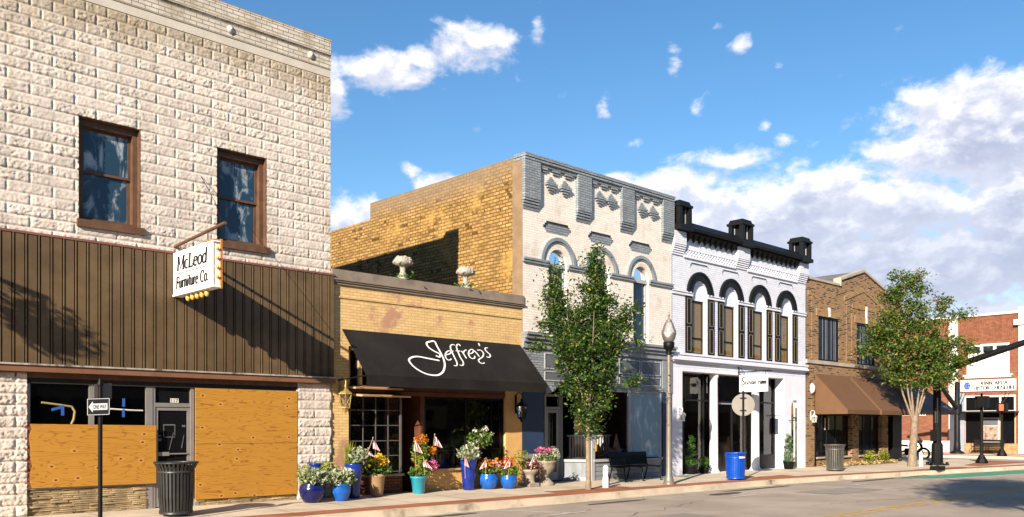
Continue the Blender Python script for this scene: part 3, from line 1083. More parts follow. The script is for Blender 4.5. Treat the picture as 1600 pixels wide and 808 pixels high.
# ============================================================ A: cream block building, boarded shop
A0, A1, AH = -2.0, 10.97, 10.47
bA = thing('commercial_building', 'tall cream rock-faced block building with brown metal siding and boarded-up shopfront', 'building', (4, 0, 0))
WIN = [(5.54, 6.68, 5.49, 7.42), (8.24, 9.37, 5.49, 7.42)]
rock_wall('block_wall', 3.6, A1, 5.0, 9.6, 0, WIN, bA, 'block', half_above=9.0, res=.0165, xref=.16)
mb = MB()
wall(mb, A0, 3.6, 0, 9.6, -.02)
mb.build('block_wall', 'block', bA)
mb = MB()
mb.poly([(A0, .0, 2.4), (A1, .0, 2.4), (A1, .0, 5.1), (A0, .0, 5.1)])
mb.build('backing_wall', 'interior', bA)
mb = MB()                                                  # painted brick above the blocks, with its ledge
mb.box(A0, A1, -.02, .3, 9.6, 9.78)
mb.build('render_band', 'skim', bA)
mb = MB()
mb.box(A0, A1, -.035, .3, 9.78, 10.10)
mb.box(A0, A1 + .005, -.075, .3, 10.10, 10.15)
mb.box(A0, A1, -.04, .3, 10.15, 10.43)
mb.box(A0, A1 + .008, -.05, .32, 10.43, AH)
mb.build('parapet', 'painted_block_top', bA)
for x, z in ((8.53, 9.94), (10.45, 9.96)):
    m_ = MB().lathe([(.085, 0), (.085, .02), (.03, .035), (.0, .06)], 0, 0, 0, 14)
    m_.v = [(x + v[0], -.04 - v[2], z + v[1]) for v in m_.v]
    m_.build('tie_plate', 'skim', bA)
# side and back; the roof line falls slightly to the rear, as its shadow on the next wall shows
mb = MB()
mb.poly([(A1, 0, 0), (A1, 22, 0), (A1, 22, 9.9), (A1, .56, 10.32), (A1, .56, AH), (A1, 0, AH)])
mb.poly([(A0, 0, 0), (A0, 22, 0), (A0, 22, 9.9), (A0, 0, AH)])
mb.poly([(A0, 22, 0), (A1, 22, 0), (A1, 22, 9.9), (A0, 22, 9.9)])
mb.box(A0, A1 - .002, .33, .56, 9.9, AH - .002)
mb.build('side_wall', 'tan_brick_side', bA)
mb = MB()
mb.poly([(A0, .5, 9.95), (A1, .5, 9.95), (A1, 22, 9.5), (A0, 22, 9.5)])
mb.build('roof', 'roofing', bA)
for (x0, x1, z0, z1) in WIN:
    mb = MB()
    d = .15
    mb.box(x0, x0 + .11, d - .05, d + .14, z0, z1).box(x1 - .11, x1, d - .05, d + .1, z0, z1)
    mb.box(x0 + .11, x1 - .11, d - .05, d + .1, z1 - .13, z1).box(x0 + .11, x1 - .11, d - .05, d + .1, z0, z0 + .07)
    # reveal lining
    mb.box(x0, x0 + .015, -.002, d - .05, z0, z1).box(x1 - .015, x1, -.012, d - .05, z0, z1).box(x0 + .015, x1 - .015, -.002, d - .05, z1 - .015, z1)
    w_ = mb.build('window', 'brown_wood', bA)
    zm = (z0 + z1) / 2 - .02
    for k, (a_, b_, dy) in enumerate(((zm, z1 - .13, .06), (z0 + .07, zm + .04, .10))):
        s_ = MB()
        xa, xb = x0 + .112, x1 - .112
        s_.box(xa, xa + .05, d + dy, d + dy + .03, a_, b_).box(xb - .05, xb, d + dy, d + dy + .03, a_, b_)
        s_.box(xa + .05, xb - .05, d + dy, d + dy + .03, a_, a_ + .045).box(xa + .05, xb - .05, d + dy, d + dy + .03, b_ - .045, b_)
        s_.poly([(xa + .04, d + dy + .015, a_ + .03), (xb - .04, d + dy + .015, a_ + .03), (xb - .04, d + dy + .015, b_ - .03), (xa + .04, d + dy + .015, b_ - .03)], 1)
        s_.build('sash', ['brown_wood', 'glass_dirty'], w_)
    MB().box(x0 - .04, x1 + .06, -.085, d - .05, z0 - .14, z0 - .002).build('sill', 'brown_wood', w_)
# ribbed metal siding
SX0, SX1, SZ0, SZ1 = 3.0, 11.0, 2.745, 5.06
mb = MB()
x = SX0
pitch = .208
yf, yb = -.11, -.035
prof = []
while x < SX1 - .02:
    for dx, yy in ((0, yf), (.142, yf), (.145, yb), (.162, yb), (.165, yf - .012), (.184, yf - .012), (.187, yb), (.204, yb)):
        if x + dx < SX1:
            prof.append((x + dx, yy))
    x += pitch
prof.append((SX1, yf))
for i in range(len(prof) - 1):
    (xa, ya), (xb, yb_) = prof[i], prof[i + 1]
    mb.poly([(xa, ya, SZ0), (xb, yb_, SZ0), (xb, yb_, SZ1), (xa, ya, SZ1)])
mb.poly([(SX1, yf, SZ0), (SX1, 0, SZ0), (SX1, 0, SZ1), (SX1, yf, SZ1)])
mb.poly([(SX0, yf, SZ1), (SX1, yf, SZ1), (SX1, 0, SZ1), (SX0, 0, SZ1)])
mb.build('metal_siding', 'siding', bA)
MB().box(SX0, SX1 + .02, -.125, .0, SZ1 + .002, SZ1 + .045).build('siding_cap', 'trim_maroon', bA)
mb = MB()
mb.box(SX0, SX1 + .03, -.20, .0, 2.715, 2.745)
mb.build('flashing', 'flashing', bA)
MB().box(SX0, SX1 + .01, -.17, .0, 2.60, 2.713).build('fascia', 'fascia', bA)
MB().box(SX0, SX1 - .02, -.03, .05, 2.50, 2.598).build('head_rail', 'brown_wood', bA)
# block piers
rock_wall('pier', 3.4, 4.66, 0, 2.6, -.02, [], bA, 'block', bl=.84, xref=.28, amp=.028)
rock_wall('pier', 10.12, A1 - .005, 0, 2.6, -.03, [], bA, 'block', bl=.84, xref=10.12, amp=.022)
mb = MB()
mb.box(3.4, 4.655, -.018, .2, 0, 2.6).box(10.125, A1 - .007, -.028, .2, 0, 2.6)
mb.build('pier_core', 'block', bA)
# shop window, left
mb = MB()
for x0, x1 in ((4.66, 4.73), (5.74, 5.83), (6.80, 6.93)):
    mb.box(x0, x1, .02, .10, .50, 2.44)
mb.box(4.66, 6.93, .025, .095, 2.44, 2.50)
mb.box(4.66, 6.80, -.02, .12, .47, .53)
mb.box(6.80, 6.93, .02, .10, 0, .50)
w_ = mb.build('shop_window', 'aluminium', bA)
MB().poly([(4.7, .06, .5), (6.82, .06, .5), (6.82, .06, 2.46), (4.7, .06, 2.46)]).build('pane', 'glass_clear', w_)
room(bA, 4.66, 10.12, .12, 2.6, 0, 2.55)
pl = MB()                                                   # torn edge at the left, clean elsewhere
edge = [(4.70 + .05 * rnd.random(), .515 + k * .0955) for k in range(13)]
pl.prism([(6.97, .50), (6.97, 1.64)] + [(edge[-1][0], 1.665)] + edge[::-1][1:-1] + [(edge[0][0], .505)], 'y', -.052, -.034)
pl.build('plywood_board', 'plywood', bA)
MB().box(4.63, 4.84, -.033, -.022, .505, 1.66).build('torn_plywood', 'ply_torn', bA)
# tape and strips in the window
t_ = MB()
t_.tube([(4.92, .03, 2.055), (5.2, .03, 2.02), (5.44, .03, 1.985)], .02, 6).tube([(5.44, .03, 1.985), (5.49, .03, 1.90), (5.47, .03, 1.75), (5.43, .03, 1.66)], .022, 6)
t_.build('tape_strip', 'tape_yellow', w_)
t_ = MB()
t_.box(5.245, 5.30, .012, .016, 1.82, 2.02).prism([(5.08, 1.90), (5.08, 1.95), (5.26, 2.0), (5.26, 1.95)], 'y', .010, .014)
t_.build('tape_strip', 'tape_blue', w_)
t_ = MB()
t_.box(6.345, 6.395, .012, .016, 2.0, 2.16).box(6.34, 6.39, .012, .016, 1.80, 1.95)
t_.build('tape_strip', 'tape_blue', w_)
t_ = MB()
t_.tube([(6.13, .03, 1.955), (6.5, .03, 1.935), (6.74, .03, 1.93)], .016, 6)
t_.build('tape_strip', 'paper', w_)


def ledge_stones(x0, x1, z0, z1, y0, seed):
    r = random.Random(seed)
    mb = MB()
    z = z0
    while z < z1 - .015:
        h = min(r.uniform(.028, .05), z1 - z)
        x = x0
        while x < x1 - .01:
            l = min(r.uniform(.18, .55), x1 - x)
            if x1 - x - l < .08:
                l = x1 - x
            p = r.uniform(.01, .05)
            mb.add([(x + .004, y0 - p, z + .004), (x + l - .004, y0 - p * .8, z + .004), (x + l - .004, y0, z + .003), (x + .004, y0, z + .003),
                    (x + .004, y0 - p * .8, z + h - .006), (x + l - .004, y0 - p, z + h - .006), (x + l - .004, y0, z + h - .002), (x + .004, y0, z + h - .002)],
                   [(0, 3, 2, 1), (4, 5, 6, 7), (0, 1, 5, 4), (1, 2, 6, 5), (2, 3, 7, 6), (3, 0, 4, 7)])
            x += l
        z += h
    mb.poly([(x0, y0 - .001, z0), (x1, y0 - .001, z0), (x1, y0 - .001, z1), (x0, y0 - .001, z1)])
    return mb


ledge_stones(4.66, 6.80, .0, .465, .03, 3).build('stone_base', 'ledgestone', bA)
ledge_stones(7.78, 10.1, .0, .14, .03, 4).build('stone_base', 'ledgestone', bA)
# door and transom
mb = MB()
mb.box(6.935, 6.985, .03, .11, 0, 2.5).box(7.70, 7.775, .02, .11, 0, 2.5).box(6.985, 7.70, .03, .11, 2.01, 2.09).box(6.985, 7.70, .03, .11, 2.45, 2.5)
df = mb.build('door_frame', 'aluminium', bA)
MB().poly([(6.98, .07, 2.08), (7.71, .07, 2.08), (7.71, .07, 2.46), (6.98, .07, 2.46)]).build('transom_pane', 'glass_dark', df)
n_ = MB()
n_.box(7.30, 7.47, .062, .066, 2.10, 2.185)
font_mesh(n_, '117', lambda s, t, h: (7.385 + s, .060, 2.142 + t), .062, .14, m=1)
n_.build('house_number', ['paper', 'ink'], df)
mb = MB()
mb.box(6.99, 7.045, .045, .095, .02, 2.0).box(7.64, 7.695, .045, .095, .02, 2.0).box(7.045, 7.64, .045, .095, 1.94, 2.0).box(7.045, 7.64, .045, .095, .02, .2)
dr = mb.build('door', 'aluminium', bA)
MB().poly([(7.04, .07, .1), (7.65, .07, .1), (7.65, .07, 1.96), (7.04, .07, 1.96)]).build('pane', 'glass_dark', dr)
MB().box(7.045, 7.64, .02, .04, 1.06, 1.085).box(7.0, 7.26, .015, .042, 1.035, 1.11).build('handle', 'aluminium', dr)
n_ = MB()  # tape outline, plus pale bars painted for lines reflected in the door glass
for x0, x1, z0, z1 in ((7.16, 7.40, 1.64, 1.665), (7.16, 7.175, 1.42, 1.64), (7.385, 7.40, 1.44, 1.64), (7.54, 7.61, 1.61, 1.65), (7.05, 7.12, 1.33, 1.38), (7.05, 7.1, 1.42, 1.45), (7.18, 7.40, 1.40, 1.415)):
    n_.box(x0, x1, .062, .065, z0, z1)
n_.prism([(7.27, 1.15), (7.285, 1.15), (7.37, 1.5), (7.36, 1.5)], 'y', .060, .063)
n_.prism([(7.52, 1.18), (7.54, 1.18), (7.585, 1.45), (7.575, 1.45)], 'y', .060, .063)
n_.build('tape_reflection_mark', 'tape_reflection_silver', dr)
# boarded bay, right
mb = MB()
mb.box(7.775, 10.12, .03, .1, 2.44, 2.5).box(7.775, 10.12, .04, .1, 2.40, 2.41)
mb.box(7.775, 7.87, .0, .1, 0, .14)
mb.build('bay_frame', 'aluminium', bA)
MB().box(7.775, 10.12, .05, .1, .14, 2.44).build('bay_backing', 'interior', bA)
MB().box(7.775, 10.105, -.045, -.02, 1.2645, 2.405).build('plywood_board', 'plywood', bA)
MB().box(7.775, 10.10, -.038, -.014, .125, 1.2575).build('plywood_board', 'plywood', bA)
MB().box(10.095, 10.13, -.02, .05, 0.1, 2.44).build('bay_post', 'block', bA)

# projecting sign
SXs = 7.30
sg = thing('projecting_sign', 'white box sign reading McLeod Furniture Co. on the brown metal siding', 'sign', (SXs, 0, 4.3))
S0, S1 = -.13, -1.88
TH = .13
zb = lambda y: 4.28 - .0 * y
mb = MB()
mb.box(SXs, SXs + TH, S1, S0, 4.24, 5.04)
mb.box(SXs - .035, SXs + TH + .03, S1 - .03, S0, 4.20, 4.24)
mb.box(SXs - .02, SXs + TH + .02, S1 - .03, S0, 5.04, 5.065)
mb.box(SXs - .02, SXs, S1 - .01, S1 + .10, 4.24, 5.04).box(SXs - .02, SXs, S0 - .03, S0, 4.24, 5.04).box(SXs - .02, SXs, S1 + .1, S0 - .03, 4.24, 4.27)
cab = mb.build('cabinet', 'white_paint', sg)
MB().box(SXs - .012, SXs - .004, S1 + .10, S0 - .03, 4.27, 5.04).build('face', 'sign_white', sg)
MB().box(SXs + TH - .01, SXs + TH + .025, S1 - .045, S1 - .002, 4.18, 5.10).box(SXs - .03, SXs + TH, S1 - .03, S1 + .3, 5.067, 5.09).build('rusty_edge', 'orange_edge', sg)
mb = MB()
# text reads from the wall outwards on this face (left to right = away from the wall)
pl_ = lambda s, t, h: (SXs - .013 - h, S0 - .06 - s, 4.25 + t)
pen(mb, word_strokes('McLeod', .10, .45, .26, 1.34, .10), pl_, .075, .030)
pen(mb, word_strokes('Furniture Co.', .06, .10, .215, 1.44, .08), pl_, .058, .026)
pen(mb, [[(.08, .385), (1.45, .375)]], pl_, .012, .012)
mb.build('lettering', 'ink', sg)
for i in range(5):
    y = -.62 - i * .21
    MB().lathe([(.0, -.13), (.035, -.11), (.048, -.07), (.036, -.02), (.02, 0)], SXs + TH / 2, y, 4.20, 10).build('bulb', 'bulb_amber', sg)
for i in range(4):
    z = 4.40 + i * .175
    m_ = MB().lathe([(.0, -.085), (.022, -.07), (.03, -.045), (.02, -.015), (.014, 0)], 0, 0, 0, 10)
    m_.v = [(SXs + TH / 2 - .01 + v[0], S1 + v[2], z + v[1]) for v in m_.v]
    m_.build('bulb', 'bulb_amber', sg)
mb = MB()
mb.tube([(SXs + TH / 2, .12, 5.225), (SXs + TH / 2, -2.22, 5.34)], .032, 8)
mb.tube([(SXs + TH / 2, -.28, 5.245), (SXs + TH / 2, -.28, 5.10)], .012, 6).tube([(SXs + TH / 2, -1.5, 5.305), (SXs + TH / 2, -1.5, 5.10)], .012, 6)
mb.build('support_pole', 'brown_wood', sg)
mb = MB()
mb.tube([(7.9, -.02, 6.75), (7.75, -1.0, 6.0), (7.6, -1.65, 5.33)], .006, 5)
mb.build('stay_wire', 'black_metal', sg)
# ============================================================ B: yellow brick flower shop
B0, B1 = 10.985, 17.11
bB = thing('commercial_building', 'low yellow brick shop with taupe cornice between the block building and the arched grey-trimmed one', 'building', (14, 0, 0))
mb = MB()
wall(mb, B0, B1, 0, 4.92, 0, [(11.47, 16.49, 0, 3.5)], .25)
mb.build('front_wall', 'yellow_brick', bB)
MB().box(B0, B1 - .002, -.025, .0, 4.60, 4.635).build('brick_ledge', 'yellow_brick', bB)
mb = MB()
mb.box(B0, B1 + .03, -.07, .35, 5.03, 5.24).box(B0, B1 + .05, -.10, .3, 4.995, 5.03).box(B0, B1 + .02, -.075, .3, 4.955, 4.992).box(B0, B1, -.045, .25, 4.90, 4.952)
mb.build('cornice', 'taupe', bB)
mb = MB()
mb.poly([(B0, .35, 4.85), (B1, .35, 4.85), (B1, 14, 4.5), (B0, 14, 4.5)])
mb.build('roof', 'roofing', bB)
mb = MB()
mb.poly([(B0, 14, 0), (B1, 14, 0), (B1, 14, 4.6), (B0, 14, 4.6)])
mb.build('rear_wall', 'yellow_brick', bB)
MB().box(16.492, B1 - .004, -.012, .0, .0, 2.6).build('pilaster_plaster', 'yellow_plaster', bB)
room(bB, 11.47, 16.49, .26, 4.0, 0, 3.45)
# red-brown fascia and transom boards under the awning
MB().box(11.47, 16.49, .03, .25, 2.38, 2.60).box(11.47, 16.49, .0, .2, 2.44, 2.48).build('fascia', 'red_brown_trim', bB)
mb = MB()
for x in (11.47, 11.80, 12.12, 13.0, 14.2, 15.4, 16.41):
    mb.box(x, x + .08, .06, .16, 2.60, 3.5)
mb.box(11.47, 16.49, .06, .16, 3.42, 3.498)
tr = mb.build('transom_window', 'tan_board', bB)
MB().poly([(11.5, .13, 2.6), (16.4, .13, 2.6), (16.4, .13, 3.45), (11.5, .13, 3.45)]).build('pane', 'glass_dark', tr)
# leaded bay window on the left
BW0, BW1 = 11.55, 13.0
mb = MB()
mb.prism([(.24, 2.52), (-.24, 2.50), (-.26, 2.535), (.24, 2.59)], 'x', 11.50, 12.86)
mb.build('bay_ledge', 'tan_board', bB)
mb = MB()
mb.prism([(.24, 2.36), (-.34, 2.32), (-.36, 2.355), (.24, 2.42)], 'x', 11.62, 13.02)
mb.build('bay_ledge', 'tan_board', bB)
mb = MB()
w0 = (BW1 - BW0) / 4
for k in range(5):
    x = BW0 + k * w0
    mb.box(x - .010, x + .010, .06, .085, .52, 2.36)
for z in (.53, .92, 1.28, 1.65, 2.01, 2.35):
    mb.box(BW0, BW1, .062, .083, z - .010, z + .010)
mb.box(BW1 - .02, BW1 + .03, .04, .12, .45, 2.38)
bw = mb.build('bay_window', 'leading', bB)
MB().poly([(BW0, .075, .5), (BW1, .075, .5), (BW1, .075, 2.37), (BW0, .075, 2.37)]).build('pane', 'glass_clear', bw)
MB().box(11.47, 13.03, .02, .2, 0, .42).build('bay_base', 'dark_red_brick', bB)
MB().box(11.47, 13.05, -.05, .2, .42, .47).build('bay_sill', 'urn_stone', bB)
# shop door, set back
mb = MB()
mb.box(13.62, 13.75, .06, .9, 0, 2.38)
mb.box(13.06, 13.62, .80, .88, 2.2, 2.38).box(13.06, 13.12, .80, .88, 0, 2.2).box(13.56, 13.62, .8, .88, 0, 2.2)
mb.build('door_frame', 'red_brown_trim', bB)
mb = MB()
mb.box(13.12, 13.20, .81, .86, 0, 2.18).box(13.48, 13.56, .81, .86, 0, 2.18).box(13.2, 13.48, .81, .86, 1.9, 2.18).box(13.2, 13.48, .81, .86, 0, .3).box(13.2, 13.48, .81, .86, 1.65, 1.70)
dr = mb.build('door', 'red_brown_trim', bB)
MB().poly([(13.15, .84, .2), (13.52, .84, .2), (13.52, .84, 2.0), (13.15, .84, 2.0)]).build('pane', 'glass_dark', dr)
# display window on the right
mb = MB()
for x in (13.75, 15.1, 16.43):
    mb.box(x, x + .05, .07, .13, .55, 2.38)
mb.box(13.75, 16.48, .07, .13, .55, .60).box(13.75, 16.48, .07, .13, 2.33, 2.38)
for x in (14.35, 14.75, 15.7, 16.05):
    mb.box(x - .008, x + .008, .085, .11, .6, 1.15 if x < 15 else 2.33)
mb.box(13.8, 15.1, .085, .11, 1.00, 1.02).box(15.15, 16.43, .085, .11, 1.02, 1.04)
dw = mb.build('display_window', 'black_paint', bB)
MB().poly([(13.77, .10, .57), (16.46, .10, .57), (16.46, .10, 2.36), (13.77, .10, 2.36)]).build('pane', 'glass_clear', dw)
MB().box(13.75, 16.49, .0, .2, 0, .50).build('window_base', 'yellow_plaster', bB)
MB().box(13.72, 16.49, -.06, .2, .50, .55).build('window_sill', 'tan_board', bB)

# awning with its script lettering
aw = thing('awning', 'black fabric shop awning with white script lettering over the flower shop', 'awning', (14.1, 0, 3.3))
mb = MB()
nseg = 30
for i in range(nseg):
    xa, xb = 11.28 + 5.75 * i / nseg, 11.28 + 5.75 * (i + 1) / nseg
    for j in range(8):
        ya, yb = -j / 8, -(j + 1) / 8
        sag = lambda x, y: 3.88 + 1.1 * y - .018 * math.sin(math.pi * -y) * abs(math.sin((x - 11.28) / 5.75 * math.pi * 4))
        mb.add([(xa, ya - .012, sag(xa, ya)), (xb, ya - .012, sag(xb, ya)), (xb, yb - .012, sag(xb, yb)), (xa, yb - .012, sag(xa, yb))], [(0, 1, 2, 3)], 0, True)
mb.build('canopy', 'awning_black', aw)
mb = MB()
zs = []
for i in range(60):
    xa, xb = 11.28 + 5.75 * i / 60, 11.28 + 5.75 * (i + 1) / 60
    wa, wb = .012 * math.sin(xa * 5.1), .012 * math.sin(xb * 5.1)
    mb.add([(xa, -1.012, 2.78), (xb, -1.012, 2.78), (xb, -1.012 + wb, 2.53), (xa, -1.012 + wa, 2.53)], [(0, 1, 2, 3)], 0, True)
mb.build('valance', 'awning_black', aw)
mb = MB()
mb.tube([(11.20, 0, 2.69), (11.30, -.99, 2.77)], .016, 6).tube([(11.3, -.99, 2.77), (17.01, -.99, 2.77)], .016, 6).tube([(17.01, 0, 2.70), (17.01, -.99, 2.77)], .016, 6)
mb.tube([(11.3, -.02, 3.86), (11.3, -.98, 2.78)], .014, 6).tube([(17.01, -.02, 3.86), (17.01, -.98, 2.78)], .014, 6).tube([(11.75, -.45, 3.36), (11.75, .0, 3.30)], .014, 6)
mb.lathe([(.04, 0), (.04, .02)], 11.2, -.01, 2.68, 8)
mb.build('frame', 'black_metal', aw)
JS = [[(13.69, .873), (13.36, .823), (13.1, .782), (12.91, .809), (12.76, .893), (12.72, .981), (12.75, 1.122), (12.85, 1.259), (13.01, 1.369), (13.2, 1.405), (13.39, 1.383), (13.59, 1.262), (13.74, 1.08), (13.82, .926), (13.87, .747), (13.89, .543), (13.9, .337), (13.91, .169), (13.74, .199), (13.63, .247), (13.59, .328), (13.61, .44), (13.71, .545), (13.8, .601), (13.83, .662), (13.76, .743), (13.67, .7)],
      [(14.02, .646), (14.13, .612), (14.25, .538), (14.25, .482), (14.15, .508), (14.03, .608), (13.97, .714), (13.97, .814), (14.03, .83), (14.13, .777)],
      [(14.53, .254), (14.48, .232), (14.38, .28), (14.32, .377), (14.29, .509), (14.26, .717), (14.24, .87), (14.2, .974), (14.14, 1.023), (14.07, 1.02)], [(14.24, .483), (14.36, .482)],
      [(14.71, .263), (14.69, .199), (14.6, .247), (14.54, .345), (14.5, .491), (14.46, .7), (14.46, .854), (14.41, .959), (14.34, 1.002), (14.28, .981)], [(14.44, .465), (14.6, .462)],
      [(14.64, .453), (14.65, .556), (14.65, .725)], [(14.66, .53), (14.74, .444), (14.84, .397)],
      [(14.83, .542), (14.97, .504), (15.07, .416), (15.06, .359), (14.95, .4), (14.84, .515), (14.8, .635), (14.84, .71), (14.94, .69), (15.0, .607)],
      [(15.1, .401), (15.13, .491), (15.15, .621)], [(15.22, .377), (15.35, .366), (15.38, .47), (15.27, .612), (15.09, .717), (15.03, .773), (15.04, .851), (15.12, .871), (15.2, .839)],
      [(15.44, .089), (15.41, .199)], [(15.67, .257), (15.6, .25), (15.53, .324), (15.55, .429), (15.59, .506), (15.54, .59), (15.46, .623), (15.41, .6)]]


def smooth_path(p, n=6):
    """Catmull-Rom through the points"""
    if len(p) < 3:
        return p
    q = [p[0]] + list(p) + [p[-1]]
    out = []
    for i in range(1, len(q) - 2):
        for k in range(n):
            t = k / n
            out.append(tuple(.5 * ((2 * q[i][c]) + (-q[i - 1][c] + q[i + 1][c]) * t + (2 * q[i - 1][c] - 5 * q[i][c] + 4 * q[i + 1][c] - q[i + 2][c]) * t * t + (-q[i - 1][c] + 3 * q[i][c] - 3 * q[i + 1][c] + q[i + 2][c]) * t ** 3) for c in (0, 1)))
    out.append(tuple(p[-1]))
    return out


k_ = 1 / math.hypot(1, 1.1)


def on_awning(s, t, h):
    y = -t * k_
    return (s, y - .012 - (h + .008) * 1.1 * k_, 3.88 + 1.1 * y + (h + .008) * k_)


mb = MB()
for i, st in enumerate(JS):
    pen(mb, [smooth_path(st)], on_awning, .054 if i == 0 else .043, .048 if i == 0 else .028)
mb.build('lettering', 'white_paint', aw)


def wall_lantern(label, x, z, y, m, gl='globe', s=1.0):
    """coach lantern on a scrolled bracket"""
    t = thing('wall_lantern', label, 'wall lamp', (x, y, z))
    mb = MB()
    mb.tube([(x, y, z + .30 * s)] + [(x, y - .14 * s + .14 * s * math.cos(a), z + .30 * s + .16 * s * math.sin(a)) for a in np.linspace(.3, 2.7, 8)] + [(x, y - .26 * s, z + .22 * s)], .014 * s, 6)
    mb.box(x - .03 * s, x + .03 * s, y - .02, y, z - .1 * s, z + .38 * s)
    mb.tube([(x, y, z - .08 * s), (x, y - .1 * s, z - .16 * s), (x, y - .2 * s, z - .17 * s)], .010 * s, 6)
    mb.build('bracket', m, t)
    yc = y - .24 * s
    mb = MB()
    mb.lathe([(.02, .30), (.035, .25), (.02, .23), (.05, .20), (.17, .10), (.18, .08)], x, yc, z, 6, sm=False)
    mb.v = [(x + (v[0] - x) * s, yc + (v[1] - yc) * s, z + (v[2] - z) * s) for v in mb.v]
    mb.build('cap', m, t)
    mb = MB()
    for k in range(6):
        a, b = 2 * math.pi * k / 6, 2 * math.pi * (k + 1) / 6
        pa = lambda a, r, zz: (x + r * s * math.cos(a), yc + r * s * math.sin(a), z + zz * s)
        mb.tube([pa(a, .155, .08), pa(a, .11, -.22)], .009 * s, 5)
        mb.tube([pa(a, .155, .07), pa(b, .115, -.2)], .005 * s, 4).tube([pa(b, .155, .07), pa(a, .115, -.2)], .005 * s, 4)
    mb.lathe([(.12, -.24), (.12, -.21), (.05, -.30), (.02, -.36)][::-1], x, yc, z, 6, sm=False) if s == 1 else mb.box(x - .1 * s, x + .1 * s, yc - .1 * s, yc + .1 * s, z - .25 * s, z - .22 * s)
    mb.build('cage', m, t)
    MB().lathe([(.10, -.21), (.14, .07)], x, yc, z, 6, sm=False).build('glass', gl, t) if s == 1 else MB().lathe([(.10 * s, -.21 * s), (.14 * s, .07 * s)], x, yc, z, 6, sm=False).build('glass', gl, t)
    return t


wall_lantern('brass-coloured coach lantern on the sunlit left pilaster of the flower shop', 11.22, 2.28, 0, 'brass', 'glass_clear')
wall_lantern('black coach lantern on the shaded right pilaster under the awning end', 16.86, 2.10, -.012, 'black_metal', 'glass_clear')

# stone flower baskets on the parapet
for x, lab in ((13.12, 'weathered stone flower-basket finial on the cornice, in front of the wall shadow'), (15.16, 'weathered stone flower-basket finial on the cornice beside the sunlit brick wall')):
    y = .12
    t = thing('stone_finial', lab, 'finial', (x, y, 5.24))
    MB().lathe([(.16, 0), (.16, .04), (.12, .06), (.12, .10)], x, y, 5.24, 12).build('plinth', 'stone_white', t)
    leaves([(x + rnd.gauss(0, .13), y + rnd.gauss(0, .13), 5.30 + rnd.random() * .06) for _ in range(70)], .1, .01, 'leaf_boxwood', 'leaf_collar', t, seed=3)
    MB().lathe([(.13, .09), (.10, .13), (.065, .20), (.075, .30), (.12, .36)], x, y, 5.24, 14).build('stem', 'stone_white', t)
    mb = MB()
    rr = random.Random(5)
    mb.lathe([(.10, .33), (.20, .37), (.235, .43), (.21, .51), (.13, .57), (0, .59)], x, y, 5.24, 14)
    for k in range(60):
        a, e = rr.uniform(0, 6.28), rr.uniform(-.15, 1)
        cx, cy, cz = x + .22 * math.cos(a) * math.cos(e), y + .22 * math.sin(a) * math.cos(e), 5.24 + .42 + .16 * math.sin(e)
        r = rr.uniform(.025, .05)
        mb.lathe([(0, -r), (r * .8, -r * .5), (r, 0), (r * .7, r * .6), (0, r)], cx, cy, cz, 6)
    mb.build('basket', 'stone_white', t)

# ============================================================ C: cream and grey arched building
C0, C1, CH = 17.11, 24.02, 9.21
bC = thing('commercial_building', 'two-storey cream brick building with grey trim, diamonds and three arched windows', 'building', (20.5, 0, 0))
CW = [18.53, 20.45, 22.38]
holes = []
for c in CW:
    holes.append((c - .38, c + .38, 4.30, 6.71, True, .16))
for c in CW:
    c += -.02
    holes += [(c - .46, c + .46, 7.15, 7.48), (c - .52, c - .46, 7.21, 7.42), (c + .46, c + .52, 7.21, 7.42), (c - .58, c - .52, 7.27, 7.36), (c + .52, c + .58, 7.27, 7.36)]
mb = MB()
wall(mb, C0, C1, 4.25, 9.1, -.03, holes, 0)
mb.build('front_wall', 'cream_brick', bC)
for c in CW:
    MB().poly([(c - .64, .02, 7.1), (c + .60, .02, 7.1), (c + .60, .02, 7.52), (c - .64, .02, 7.52)]).build('lozenge_panel', 'grey_brick', bC)
for a, b in ((C0 - .01, 17.73), (19.29, 19.90), (21.33, 21.93), (23.44, C1 + .01)):
    mb = MB()
    mb.box(a, b, -.14, 0, 7.97, 9.02)
    for k in range(4):
        mb.box(a + .002, b - .002, -.125 + k * .024, -.0, 7.965 - (k + 1) * .078 + .022, 7.968 - k * .078)
    mb.build('parapet_pier', 'grey_brick', bC)
mb = MB()
mb.box(C0 - .012, C1 + .012, -.17, .3, 9.12, CH).box(C0 - .008, C1 + .008, -.15, .3, 9.045, 9.10).box(C0 - .004, C1 + .004, -.13, .3, 9.02, 9.045).box(C0, C1, -.12, .3, 9.098, 9.122)
mb.build('coping', 'grey_brick', bC)
for a, b in ((17.73, 19.29), (19.90, 21.33), (21.93, 23.44)):
    mb = MB()
    n = 6
    w_ = (b - a) / n
    mb.box(a, b, -.10, 0, 8.95, 9.022)
    for k in range(n):
        if k % 2 == 0:
            mb.box(a + k * w_ + .01, a + (k + 1) * w_ + .06, -.095, 0, 8.885, 8.95)
            mb.box(a + k * w_ + .05, a + (k + 1) * w_ + .02, -.07, 0, 8.82, 8.885)
    mb.build('corbel_table', 'grey_brick', bC)
for a, b in ((17.73, 19.29), (19.90, 21.33), (21.93, 23.44)):
    for c in (a + (b - a) * .31, a + (b - a) * .69):
        mb = MB()
        for k, (hw, pr) in enumerate(((.055, .03), (.115, .05), (.175, .07), (.225, .10), (.175, .085), (.115, .065), (.055, .045))):
            z = 8.74 - k * .064
            mb.box(c - hw, c + hw, -.03 - pr, -.03, z - .060, z)
        mb.build('diamond_ornament', 'grey_brick', bC)
xs = [C0 - .01] + [v for c in CW for v in (c - .40, c + .40)] + [C1 + .005]
